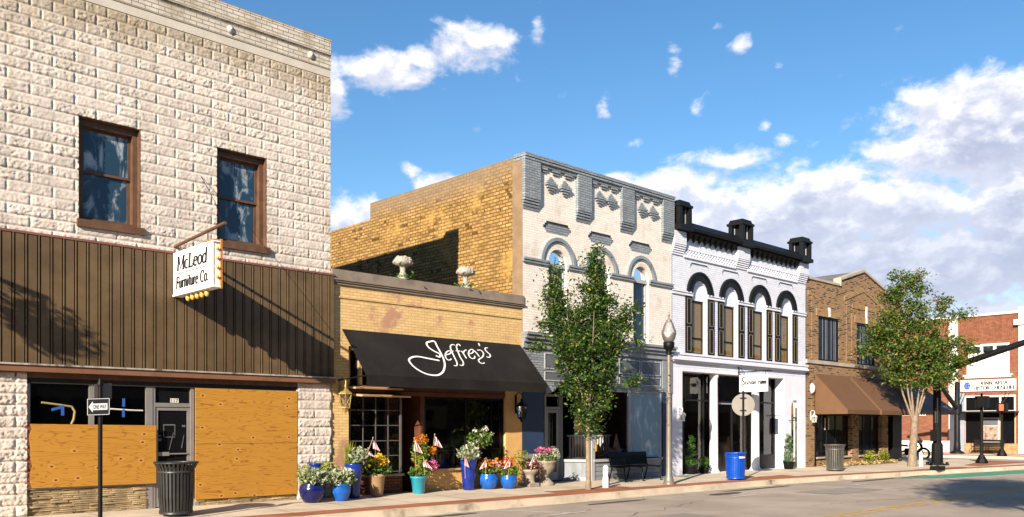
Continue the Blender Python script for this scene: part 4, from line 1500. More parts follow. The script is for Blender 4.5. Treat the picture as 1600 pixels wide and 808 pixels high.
for i in range(0, len(xs), 2):
    MB().box(xs[i], xs[i + 1], -.12, -.03, 6.27, 6.33).box(xs[i] + .002, xs[i + 1] - .002, -.09, -.03, 6.20, 6.27).build('string_course', 'grey_paint', bC)
for c in CW:
    mb = MB()
    arch_band(mb, c, 6.33, .62, .72, -.095, -.03)
    arch_band(mb, c, 6.33, .575, .62, -.065, -.03)
    mb.build('arch_hood', 'grey_paint', bC)
    mb = MB()
    arch_band(mb, c, 6.33, .385, .575, -.037, -.028)
    mb.build('arch_face', 'cream_brick', bC)
for c in CW:
    y = .05
    mb = MB()
    mb.box(c - .38, c - .33, y, y + .08, 4.30, 6.2).box(c + .31, c + .38, y, y + .08, 4.30, 6.2).box(c - .33, c + .31, y, y + .08, 4.30, 4.37)
    mb.box(c - .38, c + .38, y - .04, y + .08, 6.2, 6.31)
    arch_band(mb, c, 6.33, .325, .38, y, y + .08)
    mb.box(c - .31, c + .31, y + .02, y + .06, 5.22, 5.28)
    w_ = mb.build('window', 'grey_light', bC)
    g = MB()
    g.poly([(c - .33, y + .05, 4.34), (c + .33, y + .05, 4.34), (c + .33, y + .05, 6.24), (c - .33, y + .05, 6.24)])
    g.build('pane', 'glass_blue', w_)
    MB().poly([(c - .33 * math.cos(t), y + .05, 6.33 + .33 * math.sin(t)) for t in np.linspace(0, math.pi, 17)]).build('fanlight', 'glass_dirty', w_)
# golden side wall, stepped down at the rear
mb = MB()
mb.poly([(C0, 0, 0), (C0, 7.3, 0), (C0, 7.3, 9.15), (C0, 5.9, 9.15), (C0, 5.9, 9.12), (C0, 0, 9.16)])
mb.poly([(C0, 7.3, 0), (C0, 24, 0), (C0, 24, 8.6), (C0, 7.3, 8.6)])
mb.poly([(C1, 0, 0), (C1, 24, 0), (C1, 24, 8.6), (C1, 7.3, 8.6), (C1, 7.3, 9.1), (C1, 0, 9.1)])
mb.poly([(C0, 24, 0), (C1, 24, 0), (C1, 24, 8.6), (C0, 24, 8.6)])
mb.poly([(C0, 7.3, 8.4), (C1, 7.3, 8.4), (C1, 7.3, 9.12), (C0, 7.3, 9.12)])
mb.box(C0 + .002, C0 + .3, .31, 7.29, 8.7, 9.135).box(C0 + .002, C0 + .3, 7.3, 23.9, 8.2, 8.59)
mb.build('side_wall', 'tan_brick_side', bC)
MB().box(C0 - .014, C0 + .1, -.028, .36, 4.25, 9.0).build('corner_strip', 'corner_strip', bC)
MB().poly([(C0 + .3, .3, 8.6), (C1, .3, 8.6), (C1, 24, 8.1), (C0 + .3, 24, 8.1)]).build('roof', 'roofing', bC)
# shopfront
mb = MB()
mb.box(C0 - .02, C1 + .02, -.26, 0, 4.18, 4.25).box(C0 - .01, C1 + .01, -.21, 0, 4.08, 4.18).box(C0, C1, -.14, 0, 3.98, 4.08).box(C0, C1, -.08, 0, 3.82, 3.98)
mb.build('shop_cornice', 'grey_paint', bC)
mb = MB()
mb.box(C0, C1, -.02, .3, 2.76, 3.82)
mb.build('frieze', 'grey_brick', bC)
for i in range(5):
    x0 = 17.98 + i * 1.105
    for z0, z1 in ((3.27, 3.72), (2.93, 3.21)):
        pn = MB().box(x0 + .03, x0 + 1.0, -.026, -.018, z0 + .03, z1 - .03).build('frieze_panel', 'grey_dark', bC)
        mb = MB()
        mb.box(x0, x0 + 1.03, -.045, -.018, z0, z0 + .03).box(x0, x0 + 1.03, -.045, -.018, z1 - .03, z1).box(x0, x0 + .03, -.045, -.018, z0 + .03, z1 - .03).box(x0 + 1.0, x0 + 1.03, -.045, -.018, z0 + .03, z1 - .03)
        mb.build('moulding', 'grey_light', pn)
mb = MB()
mb.box(C0, 17.96, -.02, .3, 0, 2.76)
mb.build('side_panel', 'navy_panel', bC)
mb = MB()
mb.box(C0 + .002, 17.962, -.035, -.01, 0, .86)
mb.prism([(18.0, 2.76), (18.45, 2.76), (18.38, 2.66), (18.2, 2.58), (18.05, 2.56), (18.0, 2.62)], 'y', -.05, .0)
mb.build('panel_base', 'grey_paint', bC)
MB().box(23.54, C1, -.035, .3, 0, 4.0).build('corner_pilaster', 'navy_panel', bC)
MB().box(23.50, C1 + .004, -.05, .2, 2.76, 3.97).build('corner_pilaster_head', 'grey_paint', bC)
room(bC, C0 + .1, 23.5, .35, 4.5, 0, 2.9)
# door in the recess
mb = MB()
for x0, x1, z0, z1 in ((18.86, 18.93, 0, 2.6), (19.50, 19.57, 0, 2.6), (18.93, 19.5, 2.15, 2.22), (18.93, 19.5, 2.53, 2.6)):
    mb.box(x0, x1, .82, .9, z0, z1)
mb.build('door_frame', 'grey_light', bC)
mb = MB()
mb.box(18.94, 19.03, .84, .88, 0.01, 2.14).box(19.40, 19.49, .84, .88, .01, 2.14).box(19.03, 19.4, .84, .88, 2.04, 2.14).box(19.03, 19.4, .84, .88, .01, .25).box(19.03, 19.4, .84, .88, .98, 1.04)
dr = mb.build('door', 'grey_light', bC)
MB().poly([(19.0, .86, .2), (19.42, .86, .2), (19.42, .86, 2.1), (19.0, .86, 2.1)]).build('pane', 'glass_dark', dr)
# splayed side window from the door to the column
mb = MB()
p0, p1 = Vector((19.57, .84, 0)), Vector((20.02, .02, 0))


def splay(a, b, z0, z1, d=.05):
    q0, q1 = p0.lerp(p1, a), p0.lerp(p1, b)
    nx = Vector((-.877, -.48, 0)) * d
    vs = [(q.x + o.x, q.y + o.y, z) for z in (z0, z1) for q, o in ((q0, Vector()), (q1, Vector()), (q1, nx), (q0, nx))]
    mb.add(vs, [(0, 3, 2, 1), (4, 5, 6, 7), (0, 1, 5, 4), (1, 2, 6, 5), (2, 3, 7, 6), (3, 0, 4, 7)])


splay(0, .08, 0, 2.7)
splay(.92, 1, 0, 2.7)
splay(.08, .92, .56, .64)
splay(.08, .92, 0, .1)
splay(.08, .92, 2.6, 2.7)
w_ = mb.build('side_window', 'grey_light', bC)
q0, q1 = p0.lerp(p1, .05), p0.lerp(p1, .95)
MB().poly([(q0.x, q0.y, .6), (q1.x, q1.y, .6), (q1.x, q1.y, 2.65), (q0.x, q0.y, 2.65)]).build('pane', 'glass_clear', w_)
MB().poly([(q0.x, q0.y, .08), (q1.x, q1.y, .08), (q1.x, q1.y, .58), (q0.x, q0.y, .58)]).build('kick_panel', 'grey_paint', w_)
# display window
mb = MB()
mb.box(20.02, 20.16, -.03, .12, 0, 2.76).box(21.80, 21.90, -.015, .1, .62, 2.76).box(23.44, 23.50, .0, .1, .62, 2.76)
mb.box(20.16, 23.50, .01, .1, 2.70, 2.758).box(20.10, 23.50, -.06, .12, .56, .64)
w_ = mb.build('display_window', 'grey_light', bC)
MB().poly([(20.1, .05, .6), (21.86, .05, .6), (21.86, .05, 2.74), (20.1, .05, 2.74)]).build('pane', 'glass_clear', w_)
MB().poly([(21.86, .05, .6), (23.48, .05, .6), (23.48, .05, 2.74), (21.86, .05, 2.74)]).build('pane', 'glass_pale', w_)
mb = MB()
for k in range(4):
    mb.box(20.16, 23.50, .0 - (k % 2) * .004, .1, .14 * k, .14 * (k + 1) - .012)
mb.build('window_base', 'grey_paint', bC)
# white balustrade inside the window, and the goods in it
pr_ = thing('balustrade', 'white picket balustrade inside the grey shop window', 'railing', (20.4, .8, .62))
for k in range(15):
    x = 19.95 + k * .13
    MB().box(x - .022, x + .022, .78, .82, .66, 1.32).build('picket', 'white_paint', pr_)
MB().box(19.85, 21.85, .76, .84, 1.32, 1.37).box(19.85, 21.85, .77, .83, .64, .69).build('rail', 'white_paint', pr_)
t_ = MB().lathe([(.0, .0), (.16, 0), (.12, .25), (.06, .55), (.02, .75), (0, .76)], 21.62, .35, .64, 12).build('cloth_cone', 'toy_cream', origin=(21.62, .35, .64))
tag(t_, 'cream cloth cone standing in the grey shop window behind the bench', 'window display')
t_ = MB().lathe([(.0, 0), (.12, 0), (.16, .12), (.14, .3), (.17, .33), (.0, .30)], 21.32, .3, .64, 12).build('storage_jar', 'toy_orange', origin=(21.32, .3, .64))
tag(t_, 'orange jar in the grey shop window beside the cream cone', 'jar')
m_ = MB()
ring = [(21.02 + .16 * math.cos(a), .3, .95 + .16 * math.sin(a)) for a in np.linspace(0, 6.28, 17)]
m_.tube(ring, .045, 6, caps=False)
m_.box(21.0, 21.04, .28, .32, .64, .78)
tag(m_.build('hoop_stand', 'blue_grey', origin=(21.02, .3, .64)), 'pale blue hoop on a stand in the grey shop window', 'window display')
t_ = MB().lathe([(0, 0), (.11, 0), (.14, .22), (.0, .22)], 20.62, .32, .64, 10).build('toy_bucket', 'toy_red', origin=(20.62, .32, .64))
tag(t_, 'red bucket at the left of the grey shop window', 'bucket')
t_ = MB().lathe([(0, 0), (.10, .02), (.13, .2), (.09, .42), (.03, .6), (0, .62)], 20.86, .6, .64, 10).build('vase', 'toy_yellow', origin=(20.86, .6, .64))
tag(t_, 'tall yellow vase in the grey shop window between the red bucket and the hoop', 'vase')
# ============================================================ D: white building with black cornice
D0, D1 = 24.03, 33.05
bD = thing('commercial_building', 'white painted brick building with black cornice, black arches and black shutters', 'building', (28.5, 0, 0))
DW = [25.66, 27.61, 29.56, 31.51]
holes = [(c - .43, c + .43, 4.10, 6.60, True, .22) for c in DW]
for c in DW:
    holes += [(c - .48, c + .48, 6.98, 7.22), (c - .54, c - .48, 7.03, 7.17), (c + .48, c + .54, 7.03, 7.17)]
mb = MB()
wall(mb, D0, D1, 3.58, 8.1, 0, holes, 0)
mb.build('front_wall', 'white_brick', bD)
for c in DW:
    MB().poly([(c - .6, .045, 6.94), (c + .6, .045, 6.94), (c + .6, .045, 7.26), (c - .6, .045, 7.26)]).build('recessed_panel', 'white_brick', bD)
body(bD, D0, D1, .3, 24, 8.0, 'tan_brick_side')
MB().box(D0 + .002, D1 - .002, .002, .3, 7.6, 8.1).build('parapet', 'white_brick', bD)
# ground storey: deep opening, columns, arched side door
mb = MB()
wall(mb, D0, D1, 0, 3.58, 0, [(24.66, 31.36, 0, 3.50, False, .44), (31.92, 32.52, 0, 2.68, True, .14)], 0)
mb.build('ground_floor_wall', 'white_stucco', bD)
for x in (26.83, 29.6):
    mb = MB()
    mb.lathe([(.21, 0), (.21, .05), (.17, .10), (.155, .16), (.14, 3.34), (.165, 3.38), (.165, 3.499)], x, .2, 0, 20)
    mb.build('column', 'white_paint', bD)
mb = MB()
mb.box(D0 - .02, D1 + .02, -.13, 0, 4.03, 4.10).box(D0 - .01, D1 + .01, -.10, 0, 3.95, 4.02).box(D0 - .015, D1 + .015, -.15, 0, 3.86, 3.94).box(D0, D1, -.07, 0, 3.80, 3.855)
mb.build('storey_cornice', 'white_stucco', bD)
# black cornice with saw-tooth edge and three lantern pedestals
mb = MB()
mb.box(D0, D1, -.16, .3, 8.14, 8.20)
mb.prism([(-.16, 8.20), (-.34, 8.20), (-.36, 8.26), (-.10, 8.52), (.3, 8.55), (.3, 8.20)], 'x', 24.66, D1 - .02)
mb.box(D0 + .02, D1 - .02, -.10, 0, 8.00, 8.14)
n = 21
for a, b in ((24.72, 27.75), (28.80, 32.30)):
    k = 9 if a < 26 else 10
    w_ = (b - a) / k
    for i in range(k):
        x = a + (i + .5) * w_
        mb.add([(x - w_ * .42, -.22, 8.14), (x + w_ * .42, -.22, 8.14), (x + w_ * .42, -.03, 8.14), (x - w_ * .42, -.03, 8.14), (x, -.06, 7.86), (x, -.03, 7.86)],
               [(0, 1, 2, 3), (0, 4, 1), (1, 4, 5, 2), (0, 3, 5, 4), (3, 2, 5)])
mb.build('cornice', 'black_paint', bD)
for x in (24.44, 28.27, 32.62):
    mb = MB()
    w_ = .40 if x > 25 else .38
    y0, y1 = -.30, .42
    mb.box(x - w_, x + w_, y0 - .06, y1, 8.16, 8.30).box(x - w_ * .86, x + w_ * .86, y0, y1 - .1, 8.30, 8.36)
    for sx in (-1, 1):
        for yy in (y0 + .07, y1 - .2):
            mb.box(x + sx * w_ * .70 - .075, x + sx * w_ * .70 + .075, yy - .075, yy + .075, 8.36, 8.92)
    mb.box(x - w_ * .40, x + w_ * .40, y0 + .16, y1 - .28, 8.36, 8.92)
    mb.box(x - w_ * .95, x + w_ * .95, y0 - .04, y1 - .06, 8.92, 9.00)
    mb.add([(x - w_ * .82, y0, 9.0), (x + w_ * .82, y0, 9.0), (x + w_ * .82, y1 - .1, 9.0), (x - w_ * .82, y1 - .1, 9.0), (x - w_ * .72, y0 + .05, 9.13), (x + w_ * .72, y0 + .05, 9.13), (x + w_ * .72, y1 - .15, 9.13), (x - w_ * .72, y1 - .15, 9.13), (x, .03, 9.18)],
           [(0, 1, 5, 4), (1, 2, 6, 5), (2, 3, 7, 6), (3, 0, 4, 7), (4, 5, 8), (5, 6, 8), (6, 7, 8), (7, 4, 8), (3, 2, 1, 0)])
    pd = mb.build('cornice_pedestal', 'black_paint', bD)
    mb = MB()
    for sx in (-1, 1):
        mb.box(x + sx * w_ * .55 - .05, x + sx * w_ * .55 + .05, y0 + .14, y0 + .17, 8.37, 8.9)
    mb.build('grey_panel', 'grey_light', pd)
# white piers below the pedestals, with stepped feet
for a, b in ((D0, 24.70), (27.86, 28.68), (32.32, D1)):
    mb = MB()
    mb.box(a + .005, b - .005, -.15, 0, 7.70, 8.13)
    for k in range(5):
        mb.box(a + .008, b - .008, -.135 + k * .024, 0, 7.698 - (k + 1) * .07 + .018, 7.70 - k * .07)
    mb.build('parapet_pier', 'white_brick', bD)
# lattice band of little dentils
for a, b in ((24.70, 27.86), (28.68, 32.32)):
    mb = MB()
    mb.box(a, b, -.055, 0, 7.60, 7.66).box(a, b, -.055, 0, 7.33, 7.37)
    k = int((b - a) / .16)
    for i in range(k):
        for j in range(3):
            x = a + (i + .5 * (j % 2)) * (b - a) / k
            if x + .06 < b:
                mb.box(x + .003, x + .085, -.05, 0, 7.378 + j * .075, 7.378 + j * .075 + .058)
    mb.build('dentil_band', 'white_stucco', bD)
xs = [D0] + [v for c in DW for v in (c - .44, c + .44)] + [D1]
for i in range(0, len(xs), 2):
    MB().box(xs[i], xs[i + 1], -.07, 0, 6.15, 6.20).box(xs[i], xs[i + 1], -.05, 0, 6.06, 6.12).build('string_course', 'white_stucco', bD)
for c in DW:
    mb = MB()
    arch_band(mb, c, 6.17, .48, .765, -.05, 0)
    arch_band(mb, c, 6.17, .48, .55, -.08, -.05)
    arch_band(mb, c, 6.17, .68, .765, -.075, -.05)
    mb.build('arch_hood', 'black_paint', bD)
    mb = MB()
    mb.prism([(c - .43 * math.cos(t), 6.17 + .43 * math.sin(t)) for t in np.linspace(0, math.pi, 21)] + [(c + .43, 5.95), (c - .43, 5.95)], 'y', .06, .2)
    mb.build('tympanum', 'white_stucco', bD)
for c in DW:
    sash(bD, c - .43, c + .34, 4.10, 5.95, .09, 'black_paint', 'glass_curtain', .06, rails=(4.66,))
    MB().box(c + .34, c + .43, .05, .2, 4.10, 5.95).build('window_jamb', 'white_paint', bD)
    for s_ in (-1, 1):
        a, b = sorted((c + s_ * .495, c + s_ * .845))
        mb = MB()
        mb.box(a, b, -.045, -.003, 4.12, 6.04)
        sh_ = mb.build('shutter', 'black_paint', bD)
        mb = MB()
        for z0, z1 in ((4.18, 5.02), (5.12, 5.98)):
            for p_ in (((a + .06), (a + .075), z0, z1), ((b - .075), (b - .06), z0, z1), ((a + .075), (b - .075), z0, z0 + .012), ((a + .075), (b - .075), z1 - .012, z1)):
                mb.box(p_[0], p_[1], -.049, -.044, p_[2], p_[3])
        mb.build('shutter_line', 'gold_line', sh_)
# shop windows set back behind the columns
SB = .44
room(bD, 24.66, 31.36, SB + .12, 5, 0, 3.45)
MB().poly([(24.66, 0, 3.499), (31.36, 0, 3.499), (31.36, SB + .1, 3.499), (24.66, SB + .1, 3.499)]).build('soffit', 'white_stucco', bD)
for i, (x0, x1) in enumerate(((24.7, 26.98), (29.72, 31.36))):
    mb = MB()
    mb.box(x0, x0 + .09, SB - .06, SB + .06, 0, 3.5).box(x1 - .09, x1, SB - .06, SB + .06, 0, 3.5).box(x0 + .09, x1 - .09, SB - .05, SB + .05, 2.52, 2.58).box(x0 + .09, x1 - .09, SB - .06, SB + .06, 0, .55 if i else .12)
    xm = x0 + (.55 if i == 0 else .45)
    mb.box(xm, xm + .07, SB - .05, SB + .05, .12, 3.5)
    if i == 0:
        mb.box(x0 + 1.75, x0 + 1.82, SB - .05, SB + .05, .12, 3.5)
    w_ = mb.build('shop_window', 'black_paint', bD)
    MB().poly([(x0 + .05, SB, .1), (x1 - .05, SB, .1), (x1 - .05, SB, 3.48), (x0 + .05, SB, 3.48)]).build('pane', 'glass_clear', w_)
    m_ = MB()
    if i == 0:
        m_.box(x0 + .75, x0 + 1.0, SB + .4, SB + .46, .5, 2.45).box(x0 + .1, x0 + 1.6, SB + .3, SB + .34, 2.62, 3.4)
    else:
        m_.box(x0 + .55, x0 + 1.2, SB + .4, SB + .46, .6, 2.5)
    m_.build('curtain', 'curtain_tan', w_)
mb = MB()
mb.box(26.98, 27.08, SB - .06, SB + .06, 0, 3.5).box(29.62, 29.72, SB - .06, SB + .06, 0, 3.5).box(27.08, 29.62, SB - .06, SB + .06, 2.50, 2.56).box(28.3, 28.38, SB - .04, SB + .04, 0, 2.5)
dr = mb.build('entrance', 'black_paint', bD)
MB().poly([(27.0, SB, .0), (29.7, SB, .0), (29.7, SB, 3.5), (27.0, SB, 3.5)]).build('pane', 'glass_clear', dr)
MB().box(27.08, 29.62, SB - .075, SB - .055, 2.44, 2.49).build('head_strip', 'blue_grey', dr)
for x, y, z, w_, h_, lab in ((28.55, .95, 0, .62, .55, 'largest cardboard box, at the bottom of the stack behind the glass doors'), (28.62, .95, .555, .5, .42, 'middle cardboard box of the stack behind the glass doors'), (28.72, .95, .98, .34, .28, 'small cardboard box on top of the stack behind the glass doors')):
    t = tag(MB().box(x - w_ / 2, x + w_ / 2, y - .2, y + .2, z, z + h_).box(x - .03, x + .03, y - .203, y + .203, z + .02, z + h_ + .002).build('cardboard_box', 'clay_beige', origin=(x, y, z)), lab, 'box', 'stacked cardboard boxes')
# arched side door
mb = MB()
mb.box(31.92, 31.98, .06, .14, 0, 2.38).box(32.46, 32.52, .06, .14, 0, 2.38).box(31.98, 32.46, .06, .14, 1.95, 2.02).box(31.98, 32.46, .06, .14, 0, .25)
sd = mb.build('side_door', 'bin_grey', bD)
MB().poly([(31.95, .11, 0)] + [(32.22 - .29 * math.cos(t), .11, 2.38 + .30 * math.sin(t)) for t in np.linspace(0, math.pi, 13)] + [(32.5, .11, 0)]).build('pane', 'glass_curtain', sd)
mb = MB()
mb.tube([(31.7, -.02, 1.88), (31.7, -.16, 1.88), (32.05, -.16, 1.86)], .014, 6)
mb.build('handle', 'black_metal', sd)
wall_lantern('white coach lantern on the white wall left of the recessed shop windows', 24.42, 1.98, 0, 'white_paint', 'glass_clear', s=.68)
wall_lantern('white coach lantern on the brown brick just right of the white building', 33.42, 1.98, -.022, 'white_paint', 'glass_clear', s=.68)

# hanging shop sign
t = thing('hanging_sign', 'white board sign reading Susan Anne hung from a black wall bracket', 'sign', (28.1, 0, 3.2))
sx_ = 28.1
MB().box(sx_ - .02, sx_ + .02, -1.20, -.06, 2.88, 3.49).build('board', 'sign_white', t)
mb = MB()
pl_ = lambda s, z, h: (sx_ - .02 - h, -.10 - s, 2.90 + z)
SA = [[(.24, .40), (.18, .44), (.12, .40), (.14, .34), (.20, .29), (.21, .22), (.14, .18), (.08, .21)],
      [(.27, .32), (.26, .24), (.29, .20), (.33, .24), (.35, .32), (.35, .21)], [(.44, .31), (.40, .31), (.40, .27), (.44, .25), (.43, .21), (.38, .21)],
      [(.53, .30), (.48, .29), (.47, .23), (.51, .21), (.54, .30), (.55, .21)], [(.58, .20), (.58, .30), (.58, .26), (.62, .31), (.64, .21)]]
SB_ = [[(.72, .18), (.78, .46), (.82, .18)], [(.73, .28), (.82, .28)], [(.85, .20), (.85, .30), (.88, .31), (.90, .20)], [(.92, .20), (.92, .30), (.95, .31), (.97, .20)], [(.99, .26), (1.03, .27), (1.02, .32), (.99, .28), (1.0, .21), (1.04, .22)]]
SC_ = 1.08
SA = [[(a * SC_ - .06, .02 + b * 1.12) for a, b in st] for st in SA]
SB_ = [[(a * SC_ - .06, .02 + b * 1.12) for a, b in st] for st in SB_]
pen(mb, SA[:1], pl_, .060, .044, 1)
pen(mb, SA[1:] + SB_, pl_, .046, .032)
mb.build('lettering', ['ink', 'ink_brown'], t)
mb = MB()
mb.tube([(sx_, .0, 3.60), (sx_, -1.34, 3.61)], .018, 6).tube([(sx_, -.02, 3.85), (sx_, -.02, 3.5)], .018, 6)
mb.tube([(sx_, -.05, 3.70), (sx_, -.12, 3.74), (sx_, -.17, 3.70), (sx_, -.14, 3.65), (sx_, -.22, 3.62)], .012, 6).tube([(sx_, -.25, 3.60), (sx_, -.25, 3.48)], .008, 5).tube([(sx_, -1.1, 3.60), (sx_, -1.1, 3.48)], .008, 5)
mb.lathe([(0, -.03), (.03, 0), (0, .03)], sx_, -.72, 3.65, 8)
mb.build('bracket', 'black_metal', t)

# ============================================================ E: brown brick corner building
E0, E1 = 33.06, 42.3
bE = thing('commercial_building', 'brown brick corner building with low gable, slatted upstairs windows and brown awnings', 'building', (38, 0, 0))
EW = [(34.1, 35.88), (37.56, 39.34), (40.75, 42.0)]
holes = [(a, b, 4.36, 6.18, False, .2) for a, b in EW]
mb = MB()
wall(mb, E0, E1, 2.1, 7.60, -.02, holes + [(33.76, 42.0, 2.1, 3.0, False, 0)], 0)
mb.poly([(36.0, -.02, 7.60), (40.4, -.02, 7.60), (40.4, -.02, 7.86), (38.2, -.02, 8.46), (36.0, -.02, 7.86)])
mb.build('front_wall', 'brown_brick', bE)
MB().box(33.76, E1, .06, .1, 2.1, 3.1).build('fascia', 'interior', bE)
mb = MB()
mb.box(E0, 36.0, -.07, .3, 7.60, 7.69).box(40.4, E1 + .02, -.07, .3, 7.60, 7.69)
mb.prism([(36.0 - .06, 7.60), (36.0 - .06, 7.95), (38.2, 8.57), (40.46, 7.95), (40.46, 7.60), (40.39, 7.60), (40.39, 7.86), (38.2, 8.46), (36.01, 7.86), (36.01, 7.60)], 'y', -.09, .25)
mb.build('coping', 'stone_band', bE)
mb = MB()
mb.prism([(36.0, 7.5), (36.0, 7.9), (38.2, 8.52), (40.4, 7.9), (40.4, 7.5)], 'y', .2, 12)
mb.build('gable_roof', 'roofing', bE)
body(bE, E0, E1, .0, 20, 7.6, 'brown_brick')
# soldier courses, keystones, framing ribs and the gable arch band
for a, b in EW:
    MB().box(a - .22, min(b + .22, E1), -.05, -.02, 6.18, 6.46).build('soldier_course', 'brown_brick_upright', bE)
mb = MB()
mb.prism([(36.35, 7.02), (36.35, 7.22), (38.2, 7.78), (40.05, 7.22), (40.05, 7.02), (38.2, 7.58)], 'y', -.05, -.02)
mb.build('gable_band', 'brown_brick_upright', bE)
MB().box(37.1, 39.8, -.045, -.02, 6.78, 6.98).build('soldier_course', 'brown_brick_upright', bE)
MB().box(E0 + .15, 33.7, -.045, -.02, 6.95, 7.15).build('soldier_course', 'brown_brick_upright', bE)
for a, b in EW[:2]:
    c = (a + b) / 2
    MB().box(c - .07, c + .07, -.08, -.02, 6.20, 6.58 if a < 37 else 6.95).build('keystone', 'white_trim', bE)
for x, z0, z1 in ((33.5, 4.4, 6.95), (36.55, 4.4, 7.0), (37.05, 4.6, 6.8), (39.79, 4.4, 6.8)):
    MB().box(x, x + .06, -.04, -.02, z0, z1).build('brick_rib', 'brown_brick', bE)
MB().box(E0, E1 + .01, -.075, .0, 4.20, 4.345).build('stone_band', 'stone_band', bE)
for a, b in EW:
    mb = MB()
    mb.box(a, a + .06, .0, .12, 4.36, 6.18).box(b - .06, b, .0, .12, 4.36, 6.18).box(a + .06, b - .06, .0, .12, 6.10, 6.18).box(a + .06, b - .06, .0, .12, 4.36, 4.42)
    w_ = mb.build('window', 'black_paint', bE)
    MB().poly([(a, .13, 4.36), (b, .13, 4.36), (b, .13, 6.18), (a, .13, 6.18)]).build('pane', 'glass_dark' if a < 40 else 'glass_blue', w_)
    if a < 40:
        mb = MB()
        k = 13
        for i in range(k):
            x = a + .08 + (b - a - .16) * i / k
            w2 = (b - a - .16) / k
            mb.add([(x, .055, 4.42), (x + w2 * .8, .03, 4.42), (x + w2 * .8, .03, 6.1), (x, .055, 6.1)], [(0, 1, 2, 3)], 0)
            if i in (2, 4, 5, 8, 10, 11):
                mb.add([(x + w2 * .8, .028, 4.42), (x + w2 * .98, .028, 4.42), (x + w2 * .98, .028, 6.1), (x + w2 * .8, .028, 6.1)], [(0, 1, 2, 3)], 1)
        mb.build('blind_slats', ['blind_dark', 'blind_line'], w_)
# ground storey
for x0, x1, z1 in ((E0, 33.76, 2.1), (37.1, 37.75, 3.0), (40.1, 40.75, 3.0)):
    MB().box(x0, x1, -.022, .2, 0, z1).build('brick_pier', 'brown_brick', bE)
for x0, x1 in ((33.95, 37.1), (37.75, 40.1)):
    MB().box(x0, x1, .02, .35, 0, .32).build('window_base', 'brown_brick', bE)
    MB().box(x0, x1, -.05, .36, .32, .38).build('window_sill', 'stone_band', bE)
MB().box(33.76, 33.95, .0, .3, 0, 3.0).build('door_post', 'black_paint', bE)
MB().box(41.3, E1, -.01, .3, 0, 3.0).build('door_post', 'black_paint', bE)
for x0, x1 in ((33.95, 37.1), (37.75, 40.1)):
    xm = (x0 + x1) / 2
    sash(bE, x0, x1, .38, 2.6, .16, 'black_paint', 'glass_dark', .06, rails=(.62,), mull=(xm - .35, xm + .45), name='shop_window')
MB().box(40.75, 41.3, .3, .36, 0, 2.6).build('door', 'bin_grey', bE)
room(bE, 33.8, 42.2, .42, 5, 0, 2.9)
mb = MB()
mb.box(35.0, 35.08, .165, .175, 1.5, 2.0).box(35.3, 35.38, .165, .175, 1.5, 2.0)
mb.build('window_decal', 'paper', bE)


def awning_box(name_label, x0, x1, zt, zb, dep, val, m, seams=()):
    t = thing('awning', name_label, 'awning', ((x0 + x1) / 2, 0, zt))
    mb = MB()
    mb.prism([(-.02, zt), (-dep, zb + val), (-dep, zb), (-dep + .02, zb), (-dep + .02, zb + val - .02), (-.02, zt - .04)], 'x', x0, x1)
    mb.poly([(x0 + .001, -.02, zt), (x0 + .001, -dep, zb + val), (x0 + .001, -dep, zb), (x0 + .001, -.02, zb)])
    mb.poly([(x1 - .001, -.02, zt), (x1 - .001, -dep, zb + val), (x1 - .001, -dep, zb), (x1 - .001, -.02, zb)])
    mb.build('canopy', m, t)
    mb = MB()
    mb.tube([(x0 + .03, -dep + .04, zb + .03), (x1 - .03, -dep + .04, zb + .03)], .015, 6).tube([(x0 + .03, -.02, zb + .03), (x0 + .03, -dep + .04, zb + .03)], .015, 6).tube([(x1 - .03, -.02, zb + .03), (x1 - .03, -dep + .04, zb + .03)], .015, 6)
    mb.build('frame', 'black_metal', t)
    return t


awning_box('brown fabric awning, the larger one beside the white building', 33.80, 36.72, 3.80, 2.14, 1.40, .17, 'awning_brown')
awning_box('brown fabric awning partly shaded by the street tree, right of the larger brown one', 36.95, 40.55, 3.80, 2.14, 1.40, .17, 'awning_brown')
# striped corner awning: wraps the corner of the building
t = thing('awning', 'faded dark striped awning with fringed edge round the building corner', 'awning', (42.3, 0, 3.9))
xa, zt, zb, dp, dx_ = 40.65, 4.14, 2.20, 1.5, 2.75
mb = MB()
mb.poly([(xa, -.03, zt), (xa, -dp, zb + .2), (42.3 + dx_, -dp, zb + .2), (42.33, -.03, zt)])
mb.poly([(42.33, -.03, zt), (42.3 + dx_, -dp, zb + .2), (42.3 + dx_, 6, zb + .2), (42.33, 6, zt)])
mb.poly([(xa, -.03, zt), (xa, -dp, zb + .2), (xa, -dp, zb), (xa, -.03, zb)])
mb.build('canopy', 'awning_stripe', t)
mb = MB()
mat('awning_stripe_pale', (.20, .15, .11), .8)
k = 30
for i in range(k):
    a, b = xa + (42.3 + dx_ - xa) * i / k, xa + (42.3 + dx_ - xa) * (i + .94) / k
    mb.prism([(a, zb + .2), (b, zb + .2), (b, zb + .05), ((a + b) / 2, zb + .0), (a, zb + .05)], 'y', -dp - .008, -dp, i % 2)
for i in range(60):
    a, b = -dp + 7.4 * i / 60, -dp + 7.4 * (i + .94) / 60
    mb.prism([(a, zb + .2), (b, zb + .2), (b, zb + .05), ((a + b) / 2, zb + .0), (a, zb + .05)], 'x', 42.3 + dx_, 42.3 + dx_ + .008, i % 2)
mb.build('valance', ['awning_stripe', 'awning_stripe_pale'], t)
MB().tube([(xa, -dp + .03, zb + .2), (42.3 + dx_ - .03, -dp + .03, zb + .2), (42.3 + dx_ - .03, 6, zb + .2)], .018, 6).build('frame', 'black_metal', t)
t = tag(MB().lathe([(.16, -.03), (.17, .0), (.10, .08), (0, .10)], 0, 0, 0, 14).build('wall_fitting', 'white_paint', origin=(0, 0, 0)), 'round white fitting on the brown brick beside the larger awning', 'fitting')
t.rotation_euler = (R(90), 0, 0)
